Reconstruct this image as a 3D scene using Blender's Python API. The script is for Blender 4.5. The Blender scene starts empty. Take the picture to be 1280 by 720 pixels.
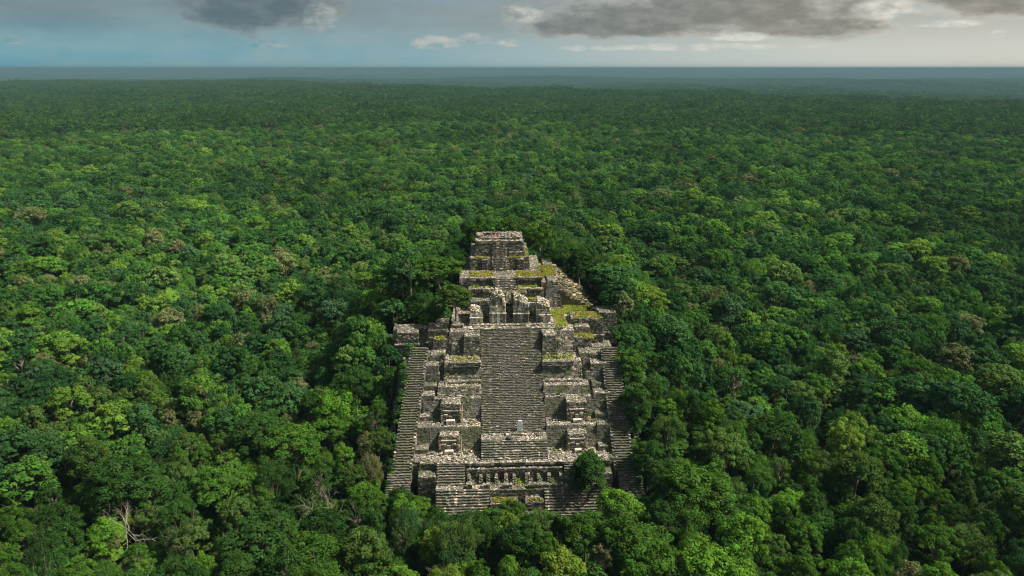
import bpy, math, random
import numpy as np
from mathutils import Vector, noise as mnoise

rng = np.random.default_rng(7)
random.seed(7)
SC = bpy.context.scene
COL = SC.collection
R = math.radians

# ------------------------------------------------------------------ camera
CAM_H = 82.0
F = 1280 * 24 / 36
PITCH = math.atan(275 / F)
cam_d = bpy.data.cameras.new('camera')
cam_d.sensor_width = 36.0
cam_d.lens = 24.0
cam_d.clip_start = 0.5
cam_d.clip_end = 250000.0
cam = bpy.data.objects.new('camera', cam_d)
COL.objects.link(cam)
cam.location = (0, 0, CAM_H)
cam.rotation_euler = (math.pi / 2 - PITCH, 0, 0)
SC.camera = cam

# ------------------------------------------------------------------ sun and sky
SUN_EL, SUN_AZ = R(51), R(88)          # azimuth clockwise from +Y (towards +X): low light from the right
sun_d = bpy.data.lights.new('sun', 'SUN')
sun_d.energy = 4.7
sun_d.angle = R(4.0)
sun_d.color = (1.0, 0.93, 0.80)
sun = bpy.data.objects.new('sun', sun_d)
COL.objects.link(sun)
sdir = Vector((math.sin(SUN_AZ) * math.cos(SUN_EL), math.cos(SUN_AZ) * math.cos(SUN_EL), math.sin(SUN_EL)))
sun.rotation_euler = sdir.to_track_quat('Z', 'Y').to_euler()
sun.location = (60, 40, 150)

EXPOSURE = 0.88
world = bpy.data.worlds.new('World')
SC.world = world
world.use_nodes = True


def px_dir(px, py):
    a = (px - 640) / F
    b = (360 - py) / F
    cp, sp = math.cos(PITCH), math.sin(PITCH)
    v = Vector((a, cp + b * sp, -sp + b * cp)).normalized()
    return math.atan2(v.x, v.y), math.asin(v.z)


def S(r, g, b):
    """scene value that shows as this sRGB colour at the set exposure"""
    k = 2 ** -EXPOSURE
    f = lambda c: ((c / 255 + 0.055) / 1.055) ** 2.4 * k if c > 10 else c / 255 / 12.92 * k
    return (f(r), f(g), f(b))


def build_world():
    nt = world.node_tree
    N, L = nt.nodes, nt.links
    N.clear()

    def n(t, **kw):
        o = N.new(t)
        for k, v in kw.items():
            setattr(o, k, v)
        return o

    def m(op, a, b=None, c=None, clamp=False):
        o = n('ShaderNodeMath', operation=op)
        o.use_clamp = clamp
        for i, x in enumerate((a, b, c)):
            if x is None:
                continue
            if isinstance(x, (int, float)):
                o.inputs[i].default_value = x
            else:
                L.new(x, o.inputs[i])
        return o.outputs[0]

    def sstep(x, a, b):
        o = n('ShaderNodeMapRange', interpolation_type='SMOOTHSTEP')
        L.new(x, o.inputs[0])
        o.inputs[1].default_value = a
        o.inputs[2].default_value = b
        return o.outputs[0]

    def mixc(f, a, b):
        o = n('ShaderNodeMix', data_type='RGBA')
        if isinstance(f, (int, float)):
            o.inputs[0].default_value = f
        else:
            L.new(f, o.inputs[0])
        for i, x in ((6, a), (7, b)):
            if isinstance(x, tuple):
                o.inputs[i].default_value = (*x, 1)
            else:
                L.new(x, o.inputs[i])
        return o.outputs[2]

    sky = n('ShaderNodeTexSky', sky_type='NISHITA')
    sky.sun_disc = False
    sky.sun_elevation = SUN_EL
    sky.sun_rotation = SUN_AZ
    sky.altitude = 300
    sky.air_density = 1.0
    sky.dust_density = 0.4
    sky.ozone_density = 5.0
    tc = n('ShaderNodeTexCoord')
    sep = n('ShaderNodeSeparateXYZ')
    L.new(tc.outputs['Generated'], sep.inputs[0])
    az = m('ARCTAN2', sep.outputs[0], sep.outputs[1])
    el = m('ARCSINE', sep.outputs[2])
    com = n('ShaderNodeCombineXYZ')
    L.new(az, com.inputs[0])
    L.new(m('MULTIPLY', el, 2.3), com.inputs[1])
    P = com.outputs[0]

    def nz(scale, detail=7, rough=0.58, off=(0, 0, 0), dist=0.0):
        mp = n('ShaderNodeMapping')
        L.new(P, mp.inputs[0])
        mp.inputs['Location'].default_value = off
        o = n('ShaderNodeTexNoise')
        o.inputs['Scale'].default_value = scale
        o.inputs['Detail'].default_value = detail
        o.inputs['Roughness'].default_value = rough
        o.inputs['Distortion'].default_value = dist
        L.new(mp.outputs[0], o.inputs['Vector'])
        return o.outputs['Fac']

    puff = m('SUBTRACT', nz(26, 8, 0.55), 0.5)          # cauliflower edge
    lump = m('SUBTRACT', nz(9, 5, 0.5, (3.1, 0, 0)), 0.5)
    bump = m('ADD', m('MULTIPLY', puff, 1.5), m('MULTIPLY', lump, 1.2))

    def cloud(px, py, rx, ry, flat=True):
        a0, e0 = px_dir(px, py)
        a1, _ = px_dir(px + rx, py)
        _, e1 = px_dir(px, py - ry)
        ra, re = abs(a1 - a0), abs(e1 - e0)
        dx = m('DIVIDE', m('SUBTRACT', az, a0), ra)
        dy = m('DIVIDE', m('SUBTRACT', el, e0), re)
        if flat:                                         # flatter base than top
            dy = m('MULTIPLY', dy, m('ADD', 1.0, m('MULTIPLY', m('LESS_THAN', dy, 0.0), 0.55)))
        r = m('SQRT', m('ADD', m('MULTIPLY', dx, dx), m('MULTIPLY', dy, dy)))
        return m('SUBTRACT', 1.0, r)

    def mx(lst):
        o = lst[0]
        for x in lst[1:]:
            o = m('MAXIMUM', o, x)
        return o

    # sky dome behind: Nishita, veiled by thin high cloud
    veil = nz(5, 6, 0.6, (1.7, 0.3, 0))
    streak = n('ShaderNodeMapping')
    L.new(P, streak.inputs[0])
    streak.inputs['Scale'].default_value = (4, 15, 1)
    sn = n('ShaderNodeTexNoise')
    sn.inputs['Scale'].default_value = 1.0
    sn.inputs['Detail'].default_value = 6
    L.new(streak.outputs[0], sn.inputs['Vector'])
    vfac = sstep(m('ADD', m('ADD', m('MULTIPLY', sn.outputs['Fac'], 0.5), m('MULTIPLY', veil, 1.0)), m('MULTIPLY', az, 0.15)), 0.45, 0.95)
    vfac = m('ADD', 0.6, m('MULTIPLY', vfac, 0.4), clamp=True)

    dark = mx([cloud(310, 8, 92, 66), cloud(372, 6, 70, 56), cloud(900, 14, 300, 52), cloud(780, 34, 175, 34), cloud(1230, 2, 130, 46), cloud(1010, 36, 150, 24),
               cloud(40, -50, 330, 60), cloud(620, -75, 330, 60), cloud(-320, 10, 260, 40), cloud(1600, 0, 260, 60)])
    # the rest of the sky carries the same broken cloud
    gen = m('SUBTRACT', m('MULTIPLY', nz(2.2, 7, 0.55, (0.4, 5.0, 0)), 3.0), 1.45)
    gen = m('SUBTRACT', gen, m('MULTIPLY', sstep(el, 0.16, 0.05), 3.0))
    dark = m('MAXIMUM', dark, gen)
    dd = m('ADD', dark, m('MULTIPLY', bump, 0.7))
    dmask = m('MULTIPLY', sstep(dd, -0.05, 0.50), 0.92)
    core = sstep(m('ADD', dd, m('MULTIPLY', lump, 0.7)), 0.0, 0.6)

    lite = mx([cloud(398, 22, 38, 44), cloud(655, 20, 34, 22), cloud(545, 54, 44, 12), cloud(590, 50, 40, 12), cloud(640, 54, 40, 10), cloud(840, 60, 190, 9),
               cloud(1105, 14, 66, 26), cloud(335, 57, 42, 7), cloud(14, 52, 26, 6), cloud(1252, 42, 18, 9), cloud(930, 46, 60, 12), cloud(1180, 30, 60, 9)])
    ld = m('ADD', lite, m('MULTIPLY', bump, 0.9))
    lmask = m('MULTIPLY', sstep(ld, 0.10, 0.55), 0.85)

    warm = sstep(az, -0.45, 0.62)
    c_dark = mixc(warm, S(92, 112, 120), S(136, 132, 122))
    c_edge = mixc(warm, S(150, 162, 162), S(215, 208, 194))
    c_lite = mixc(warm, S(168, 176, 172), S(232, 228, 216))
    low = sstep(el, 0.075, 0.01)
    c_veil = mixc(warm, mixc(low, S(116, 134, 138), S(98, 158, 176)), mixc(low, S(176, 178, 170), S(212, 212, 202)))
    shade = nz(30, 6, 0.6, (0.02, -0.03, 0))
    c_cl = mixc(m('MULTIPLY', core, m('ADD', 0.42, m('MULTIPLY', shade, 1.0)), clamp=True), c_edge, c_dark)
    c_ll = mixc(sstep(shade, 0.35, 0.65), c_veil, c_lite)

    skyc = n('ShaderNodeVectorMath', operation='SCALE')
    L.new(sky.outputs[0], skyc.inputs[0])
    skyc.inputs['Scale'].default_value = 0.05
    c1 = mixc(vfac, skyc.outputs[0], c_veil)
    c2 = mixc(lmask, c1, c_ll)
    c3 = mixc(dmask, c2, c_cl)
    c4 = mixc(m('MULTIPLY', lmask, sstep(ld, 0.3, 0.7)), c3, c_ll)
    bg = n('ShaderNodeBackground')
    L.new(c4, bg.inputs[0])
    bg.inputs[1].default_value = 1.0
    out = n('ShaderNodeOutputWorld')
    L.new(bg.outputs[0], out.inputs[0])


build_world()

SC.view_settings.view_transform = 'Standard'
SC.view_settings.look = 'None'
SC.view_settings.exposure = EXPOSURE
SC.view_settings.gamma = 1.0
SC.view_settings.use_curve_mapping = False
SC.render.engine = 'CYCLES'
SC.cycles.max_bounces = 4
SC.cycles.diffuse_bounces = 2
SC.cycles.transmission_bounces = 2
SC.cycles.filter_width = 1.1
SC.cycles.volume_bounces = 0
SC.cycles.use_denoising = True
SC.cycles.use_adaptive_sampling = True


# ------------------------------------------------------------------ materials
def new_mat(name):
    mt = bpy.data.materials.new(name)
    mt.use_nodes = True
    mt.node_tree.nodes.clear()
    return mt, mt.node_tree.nodes, mt.node_tree.links


def stone_mat():
    mt, N, L = new_mat('weathered_limestone')
    out = N.new('ShaderNodeOutputMaterial')
    b = N.new('ShaderNodeBsdfPrincipled')
    b.inputs['Roughness'].default_value = 0.95
    b.inputs['Specular IOR Level'].default_value = 0.15
    a = N.new('ShaderNodeAttribute')
    a.attribute_name = 'stone_colour'
    tc = N.new('ShaderNodeTexCoord')
    n1 = N.new('ShaderNodeTexNoise')
    n1.inputs['Scale'].default_value = 2.6
    n1.inputs['Detail'].default_value = 6
    n1.inputs['Roughness'].default_value = 0.7
    L.new(tc.outputs['Object'], n1.inputs['Vector'])
    r1 = N.new('ShaderNodeMapRange')
    r1.inputs[1].default_value = 0.3
    r1.inputs[2].default_value = 0.7
    r1.inputs[3].default_value = 0.45
    r1.inputs[4].default_value = 1.5
    L.new(n1.outputs['Fac'], r1.inputs[0])
    mu = N.new('ShaderNodeVectorMath')
    mu.operation = 'SCALE'
    L.new(a.outputs['Color'], mu.inputs[0])
    L.new(r1.outputs[0], mu.inputs['Scale'])
    # black lichen streaks
    mp = N.new('ShaderNodeMapping')
    mp.inputs['Scale'].default_value = (0.9, 0.9, 0.22)
    L.new(tc.outputs['Object'], mp.inputs[0])
    n2 = N.new('ShaderNodeTexNoise')
    n2.inputs['Scale'].default_value = 0.5
    n2.inputs['Detail'].default_value = 7
    n2.inputs['Roughness'].default_value = 0.65
    L.new(mp.outputs[0], n2.inputs['Vector'])
    r2 = N.new('ShaderNodeMapRange')
    r2.inputs[1].default_value = 0.50
    r2.inputs[2].default_value = 0.66
    r2.inputs[4].default_value = 0.6
    L.new(n2.outputs['Fac'], r2.inputs[0])
    mx = N.new('ShaderNodeMix')
    mx.data_type = 'RGBA'
    mx.inputs[7].default_value = (0.062, 0.066, 0.060, 1)
    L.new(r2.outputs[0], mx.inputs[0])
    L.new(mu.outputs[0], mx.inputs[6])
    # moss patches
    n3 = N.new('ShaderNodeTexNoise')
    n3.inputs['Scale'].default_value = 0.45
    n3.inputs['Detail'].default_value = 5
    L.new(tc.outputs['Object'], n3.inputs['Vector'])
    r3 = N.new('ShaderNodeMapRange')
    r3.inputs[1].default_value = 0.52
    r3.inputs[2].default_value = 0.66
    r3.inputs[4].default_value = 0.7
    L.new(n3.outputs['Fac'], r3.inputs[0])
    m2 = N.new('ShaderNodeMix')
    m2.data_type = 'RGBA'
    m2.inputs[7].default_value = (0.060, 0.080, 0.022, 1)
    L.new(r3.outputs[0], m2.inputs[0])
    L.new(mx.outputs[2], m2.inputs[6])
    L.new(m2.outputs[2], b.inputs['Base Color'])
    bp = N.new('ShaderNodeBump')
    bp.inputs['Strength'].default_value = 0.6
    bp.inputs['Distance'].default_value = 0.08
    L.new(n1.outputs['Fac'], bp.inputs['Height'])
    L.new(bp.outputs[0], b.inputs['Normal'])
    L.new(b.outputs[0], out.inputs[0])
    return mt


def plain_mat(name, col, rough=0.9, var=0.35, scale=4.0):
    mt, N, L = new_mat(name)
    out = N.new('ShaderNodeOutputMaterial')
    b = N.new('ShaderNodeBsdfPrincipled')
    b.inputs['Roughness'].default_value = rough
    b.inputs['Specular IOR Level'].default_value = 0.2
    tc = N.new('ShaderNodeTexCoord')
    n1 = N.new('ShaderNodeTexNoise')
    n1.inputs['Scale'].default_value = scale
    n1.inputs['Detail'].default_value = 5
    L.new(tc.outputs['Object'], n1.inputs['Vector'])
    mx = N.new('ShaderNodeMix')
    mx.data_type = 'RGBA'
    mx.inputs[6].default_value = (*[c * (1 - var) for c in col], 1)
    mx.inputs[7].default_value = (*[min(1, c * (1 + var)) for c in col], 1)
    L.new(n1.outputs['Fac'], mx.inputs[0])
    L.new(mx.outputs[2], b.inputs['Base Color'])
    L.new(b.outputs[0], out.inputs[0])
    return mt


def leaf_mat(name, source):
    """source: 'object' = object colour of each tree; 'random' = palette by instance; 'attr' = colour attribute of each crown."""
    mt, N, L = new_mat(name)
    out = N.new('ShaderNodeOutputMaterial')
    at = N.new('ShaderNodeAttribute')
    at.attribute_name = 'leaf_tint'
    oi = N.new('ShaderNodeObjectInfo')
    if source == 'object':
        base = oi.outputs['Color']
    elif source == 'random':
        cr = N.new('ShaderNodeValToRGB')
        e = cr.color_ramp.elements
        cr.color_ramp.interpolation = 'CONSTANT'
        pal = [(0.0, (0.026, 0.074, 0.020)), (0.14, (0.040, 0.105, 0.022)), (0.30, (0.062, 0.150, 0.024)), (0.46, (0.048, 0.118, 0.034)), (0.58, (0.090, 0.190, 0.026)),
               (0.68, (0.034, 0.086, 0.026)), (0.78, (0.085, 0.150, 0.036)), (0.87, (0.115, 0.205, 0.030)), (0.92, (0.130, 0.150, 0.060)), (0.96, (0.050, 0.110, 0.045))]
        for i, (p, c) in enumerate(pal):
            x = e[i] if i < 2 else e.new(p)
            x.position = p
            x.color = (*c, 1)
        L.new(oi.outputs['Random'], cr.inputs[0])
        base = cr.outputs[0]
    else:
        a2 = N.new('ShaderNodeAttribute')
        a2.attribute_name = 'crown_colour'
        base = a2.outputs['Color']
    # paler and darker stands; these tint patches also stand in for cloud shadow
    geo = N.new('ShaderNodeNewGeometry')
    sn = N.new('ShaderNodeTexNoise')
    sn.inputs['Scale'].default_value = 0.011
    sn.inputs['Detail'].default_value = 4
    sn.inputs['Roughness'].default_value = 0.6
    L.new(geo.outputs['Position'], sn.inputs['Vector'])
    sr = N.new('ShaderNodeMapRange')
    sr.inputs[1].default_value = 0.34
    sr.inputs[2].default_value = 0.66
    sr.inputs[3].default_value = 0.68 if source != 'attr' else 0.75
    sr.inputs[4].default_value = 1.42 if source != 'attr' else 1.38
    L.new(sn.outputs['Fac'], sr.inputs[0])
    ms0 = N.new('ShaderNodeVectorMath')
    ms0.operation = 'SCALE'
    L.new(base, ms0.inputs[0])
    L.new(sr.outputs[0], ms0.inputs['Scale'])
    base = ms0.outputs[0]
    mu = N.new('ShaderNodeVectorMath')
    mu.operation = 'MULTIPLY'
    L.new(base, mu.inputs[0])
    L.new(at.outputs['Color'], mu.inputs[1])
    d = N.new('ShaderNodeBsdfDiffuse')
    t = N.new('ShaderNodeBsdfTranslucent')
    L.new(mu.outputs[0], d.inputs[0])
    tr = N.new('ShaderNodeVectorMath')
    tr.operation = 'MULTIPLY'
    tr.inputs[1].default_value = (1.25, 1.25, 0.6)
    L.new(mu.outputs[0], tr.inputs[0])
    L.new(tr.outputs[0], t.inputs[0])
    ms = N.new('ShaderNodeMixShader')
    ms.inputs[0].default_value = 0.22
    L.new(d.outputs[0], ms.inputs[1])
    L.new(t.outputs[0], ms.inputs[2])
    L.new(ms.outputs[0], out.inputs[0])
    return mt


def ground_mat():
    mt, N, L = new_mat('forest_floor')
    out = N.new('ShaderNodeOutputMaterial')
    b = N.new('ShaderNodeBsdfPrincipled')
    b.inputs['Roughness'].default_value = 1.0
    b.inputs['Specular IOR Level'].default_value = 0.0
    geo = N.new('ShaderNodeNewGeometry')

    def nz(scale, det=6):
        o = N.new('ShaderNodeTexNoise')
        o.inputs['Scale'].default_value = scale
        o.inputs['Detail'].default_value = det
        o.inputs['Roughness'].default_value = 0.65
        L.new(geo.outputs['Position'], o.inputs['Vector'])
        return o.outputs['Fac']
    # near: leaf litter; far: closed canopy green, mottled by crown and by stand
    n1 = nz(1.3)
    c1 = N.new('ShaderNodeValToRGB')
    c1.color_ramp.elements[0].color = (0.014, 0.018, 0.008, 1)
    c1.color_ramp.elements[1].color = (0.040, 0.042, 0.018, 1)
    L.new(n1, c1.inputs[0])
    nf = nz(0.012, 9)
    ns = nz(0.0011, 6)
    ad = N.new('ShaderNodeMath')
    ad.operation = 'ADD'
    L.new(nf, ad.inputs[0])
    L.new(ns, ad.inputs[1])
    c2 = N.new('ShaderNodeValToRGB')
    e = c2.color_ramp.elements
    e[0].position = 0.42
    e[0].color = (0.010, 0.026, 0.010, 1)
    e[1].position = 0.58
    e[1].color = (0.060, 0.100, 0.032, 1)
    hv = N.new('ShaderNodeMath')
    hv.operation = 'MULTIPLY'
    hv.inputs[1].default_value = 0.5
    L.new(ad.outputs[0], hv.inputs[0])
    L.new(hv.outputs[0], c2.inputs[0])
    at = N.new('ShaderNodeAttribute')
    at.attribute_name = 'far_canopy'
    mx = N.new('ShaderNodeMix')
    mx.data_type = 'RGBA'
    L.new(at.outputs['Fac'], mx.inputs[0])
    L.new(c1.outputs[0], mx.inputs[6])
    L.new(c2.outputs[0], mx.inputs[7])
    L.new(mx.outputs[2], b.inputs['Base Color'])
    bp = N.new('ShaderNodeBump')
    bp.inputs['Strength'].default_value = 1.0
    bp.inputs['Distance'].default_value = 9.0
    L.new(nf, bp.inputs['Height'])
    L.new(bp.outputs[0], b.inputs['Normal'])
    L.new(b.outputs[0], out.inputs[0])
    return mt


M_STONE = stone_mat()
M_BARK = plain_mat('pale_bark', (0.20, 0.17, 0.13), 0.9, 0.4, 3.0)
M_DEAD = plain_mat('bleached_wood', (0.30, 0.27, 0.22), 0.9, 0.3, 3.0)
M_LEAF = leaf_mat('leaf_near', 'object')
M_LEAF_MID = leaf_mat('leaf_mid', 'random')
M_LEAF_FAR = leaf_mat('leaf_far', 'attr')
M_GROUND = ground_mat()

# ------------------------------------------------------------------ pyramid frame  (u right, v back, z up)
YAW = R(2.05)
OX, OY = 0.55, 116.0
CY, SY = math.cos(YAW), math.sin(YAW)
CP, SP = math.cos(PITCH), math.sin(PITCH)


def to_world(u, v, z=0.0):
    return np.array([u * CY - v * SY + OX, u * SY + v * CY + OY, z])


def to_local(x, y):
    x = x - OX
    y = y - OY
    return x * CY + y * SY, -x * SY + y * CY


def smooth(x, a, b):
    t = np.clip((x - a) / (b - a), 0, 1)
    return t * t * (3 - 2 * t)


_ph = rng.uniform(0, 6.28, (40,))


def waves(x, y, k0, n, seed):
    s = np.zeros_like(x, dtype=float)
    r = np.random.default_rng(seed)
    amp = 1.0
    tot = 0
    for i in range(n):
        a = r.uniform(0, 6.28)
        k = k0 * (1.55 ** i)
        s += amp * np.sin(k * (x * math.cos(a) + y * math.sin(a)) + r.uniform(0, 6.28))
        a2 = a + r.uniform(0.8, 2.2)
        s += amp * np.sin(1.13 * k * (x * math.cos(a2) + y * math.sin(a2)) + r.uniform(0, 6.28))
        tot += amp * 1.4
        amp *= 0.62
    return s / tot


def edge_distance(x, y):
    """distance of the plateau rim in each direction: far on the left, near on the right."""
    az = np.arctan2(x, y)
    e = np.interp(az, [-3.2, -1.2, -0.64, -0.45, -0.25, 0.0, 0.2, 0.38, 0.64, 1.2, 3.2],
                  [3000, 4300, 4250, 4500, 3300, 2250, 2180, 1900, 1650, 1600, 3000])
    return e * (1 + 0.035 * np.sin(az * 31) + 0.02 * np.sin(az * 83 + 1))


def terrain(x, y):
    x = np.asarray(x, float)
    y = np.asarray(y, float)
    d = np.hypot(x, y)
    z = 1.0 + 3.2 * waves(x, y, 2 * math.pi / 420, 4, 3) * smooth(d, 120, 500)
    z = z + 5.0 * waves(x, y, 2 * math.pi / 1500, 3, 5) * smooth(d, 400, 1500)
    rim = edge_distance(x, y)
    drop = smooth(d, rim, rim * 1.45)
    z = z - drop * (78 + 34 * waves(x, y, 2 * math.pi / 4200, 4, 9) + 12 * waves(x, y, 2 * math.pi / 900, 3, 10))
    z = z + 45 * smooth(d, 24000, 60000) * (0.5 + 0.5 * waves(x, y, 2 * math.pi / 14000, 4, 11))
    # wooded mound of the pyramid
    u, v = to_local(x, y)
    au = np.abs(u - 0.5)
    prof = np.interp(v, [-16, -9, -2, 4, 22, 30, 40, 62, 74, 105], [0, 0.5, 1.6, 4.0, 16.5, 22.0, 25.0, 25.2, 22, 0])
    side = 1 - smooth(au, 20, 52)
    z = z + prof * side
    return z


def proj(x, y, z):
    dep = y * CP - (z - CAM_H) * SP
    h = y * SP + (z - CAM_H) * CP
    return 640 + F * x / dep, 360 - F * h / dep, F / dep


# ------------------------------------------------------------------ object helpers
def tag(o, label=None, cat=None, group=None, kind=None):
    for k, v in (('label', label), ('category', cat), ('group', group), ('kind', kind)):
        if v:
            o[k] = v
    return o


def link(name, me, parent=None, loc=(0, 0, 0)):
    o = bpy.data.objects.new(name, me)
    COL.objects.link(o)
    o.location = loc
    if parent is not None:
        o.parent = parent
    return o


ORIG = {}


def thing(name, label, cat, u, v, z, group=None, rz=0.0):
    o = bpy.data.objects.new(name, None)
    COL.objects.link(o)
    o.location = to_world(u, v, z)
    o.rotation_euler = (0, 0, YAW + rz)
    o.empty_display_size = 0.5
    ORIG[o.name] = np.array([u, v, z], float)
    return tag(o, label, cat, group)


def np_mesh(name, V, Fq, mats, attrs=None, smooth_shade=False):
    """V (n,3); Fq (m,4) or (m,3) indices; attrs {name: (n,3) point colours}"""
    me = bpy.data.meshes.new(name)
    V = np.ascontiguousarray(V, np.float32)
    Fq = np.ascontiguousarray(Fq, np.int32)
    k = Fq.shape[1]
    me.vertices.add(len(V))
    me.vertices.foreach_set('co', V.ravel())
    me.loops.add(Fq.size)
    me.loops.foreach_set('vertex_index', Fq.ravel())
    me.polygons.add(len(Fq))
    me.polygons.foreach_set('loop_start', np.arange(0, Fq.size, k, dtype=np.int32))
    me.polygons.foreach_set('loop_total', np.full(len(Fq), k, np.int32))
    me.polygons.foreach_set('use_smooth', np.full(len(Fq), smooth_shade, bool))
    me.update(calc_edges=True)
    for nm, a in (attrs or {}).items():
        a = np.asarray(a, np.float32)
        if a.ndim == 1:
            at = me.attributes.new(nm, 'FLOAT', 'POINT')
            at.data.foreach_set('value', a)
        else:
            at = me.attributes.new(nm, 'FLOAT_COLOR', 'POINT')
            at.data.foreach_set('color', np.hstack([a, np.ones((len(a), 1), np.float32)]).ravel())
    for mt in (mats if isinstance(mats, (list, tuple)) else [mats]):
        me.materials.append(mt)
    return me


BOXF = np.array([[0, 3, 2, 1], [4, 5, 6, 7], [0, 1, 5, 4], [1, 2, 6, 5], [2, 3, 7, 6], [3, 0, 4, 7]])
PAL = np.array([[0.108, 0.106, 0.088], [0.190, 0.174, 0.142], [0.56, 0.495, 0.395], [0.40, 0.31, 0.19], [0.38, 0.27, 0.205], [0.085, 0.105, 0.028], [0.25, 0.232, 0.195]])


def palette(pos, tone, flat=0.0, moss=0.035, mean=(0.175, 0.160, 0.135)):
    """weathered stone colour by place: patches of dark lichen, grey, pale lime and tan stone."""
    t = mnoise.noise(Vector(pos) * 0.33 + Vector((7, 3, 1))) * 0.9 + mnoise.noise(Vector(pos) * 0.11) * 0.6
    q = min(0.97, max(0.03, tone + 0.30 * t))
    r = random.random()
    a = (1 - q) * 0.62
    b = a + 0.24 * (1 - q) + 0.04
    c = b + 0.20 * (1 - q) + 0.06
    if r < a:
        i = 0
    elif r < b:
        i = 1
    elif r < c:
        i = 6
    else:
        s = random.random()
        i = 2 if s < 0.56 else 3 if s < 0.74 else 4 if s < 0.86 else 6
    if random.random() < moss:
        i = 5
    c = PAL[i] * random.uniform(0.75, 1.25)
    return c * (1 - flat) + np.array(mean) * flat


class Stones:
    def __init__(s):
        s.V, s.C = [], []

    def box8(s, c, col):
        s.V.append(c)
        s.C.append(np.repeat(np.asarray(col)[None], 8, 0))

    def box(s, u0, u1, v0, v1, z0, z1, col, jit=0.0):
        c = np.array([[u0, v0, z0], [u1, v0, z0], [u1, v1, z0], [u0, v1, z0],
                      [u0, v0, z1], [u1, v0, z1], [u1, v1, z1], [u0, v1, z1]], float)
        if jit:
            c += rng.uniform(-jit, jit, c.shape)
        s.box8(c, col)

    def prism(s, u0, u1, v0, v1, z0, z1, bf=0, bs=0, col=(0.105, 0.10, 0.09)):
        h = z1 - z0
        c = np.array([[u0, v0, z0], [u1, v0, z0], [u1, v1, z0], [u0, v1, z0],
                      [u0 + bs * h, v0 + bf * h, z1], [u1 - bs * h, v0 + bf * h, z1], [u1 - bs * h, v1, z1], [u0 + bs * h, v1, z1]], float)
        s.box8(c, col)

    def face(s, o, eu, eh, n, W0, Wt, H, tone, sw=0.55, sh=0.34, miss=0.04, prot=0.10, ragged=0.5, shift=0.0, moss=0.035):
        """courses of separate stones on a wall face from o along eu (width W0 at the foot, Wt at the top), rising along eh, outward n"""
        o, eu, eh, n = (np.asarray(x, float) for x in (o, eu, eh, n))
        z = 0.0
        while z < H - 0.08:
            h = min(sh * random.uniform(0.75, 1.3), H - z + 0.02)
            f = z / H
            W = W0 + (Wt - W0) * f
            x = shift * f + random.uniform(-0.15, 0.0)
            x_end = shift * f + W
            last = z + h > H - 0.25
            while x < x_end:
                w = min(sw * random.uniform(0.55, 1.55), x_end - x + 0.05)
                if random.random() > (miss + (0.18 * ragged if last else 0)):
                    p = random.uniform(-0.02, prot)
                    zt = z + h * random.uniform(0.86, 0.98) + (random.uniform(-0.1, 0.16) * ragged if last else 0)
                    a, b = x + 0.02, x + w * random.uniform(0.9, 0.99)
                    c = []
                    for zz in (z + 0.015, zt):
                        c += [o + eu * a + eh * zz + n * p, o + eu * b + eh * zz + n * p,
                              o + eu * b + eh * zz - n * 0.25, o + eu * a + eh * zz - n * 0.25]
                    c = np.array(c)
                    c[[0, 1, 4, 5]] += rng.uniform(-0.03, 0.03, (4, 3))
                    s.box8(c, palette(c[0], tone, 0.30, moss, np.array((1.0, 0.94, 0.81)) * (0.11 + 0.22 * tone)))
                x += w
            z += h

    def rubble(s, u0, u1, v0, v1, z, tone, size=0.5, dens=0.85, hh=0.14):
        x = u0
        while x < u1 - 0.1:
            y = v0
            while y < v1 - 0.1:
                if random.random() < dens:
                    w = size * random.uniform(0.45, 1.0)
                    d = size * random.uniform(0.45, 1.0)
                    cx, cy = x + random.uniform(0, size), y + random.uniform(0, size)
                    cx = min(max(cx, u0 + w / 2), u1 - w / 2)
                    cy = min(max(cy, v0 + d / 2), v1 - d / 2)
                    a = random.uniform(-0.6, 0.6)
                    ca, sa = math.cos(a), math.sin(a)
                    c = []
                    t = hh * random.uniform(0.2, 1.0)
                    for zz, k in ((z - 0.1, 1.0), (z + t, 0.85)):
                        for dx, dy in ((-1, -1), (1, -1), (1, 1), (-1, 1)):
                            px, py = dx * w / 2 * k, dy * d / 2 * k
                            c.append([cx + px * ca - py * sa, cy + px * sa + py * ca, zz + random.uniform(-0.03, 0.03)])
                    s.box8(np.array(c), palette((cx, cy, z), tone, 0.45, 0.05, np.array((0.50, 0.43, 0.345)) * (0.4 + 0.6 * tone)))
                y += size
            x += size

    def mesh(s, name, origin=(0, 0, 0)):
        n = len(s.V)
        V = np.concatenate(s.V) - np.asarray(origin)
        C = np.concatenate(s.C)
        Fq = (BOXF[None] + (np.arange(n) * 8)[:, None, None]).reshape(-1, 4)
        return np_mesh(name, V, Fq, M_STONE, {'stone_colour': C})

    def build(s, name, parent, base=None):
        org = ORIG[parent.name] if base is None else base
        o = link(name, s.mesh(name, org), parent)
        return o


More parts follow.
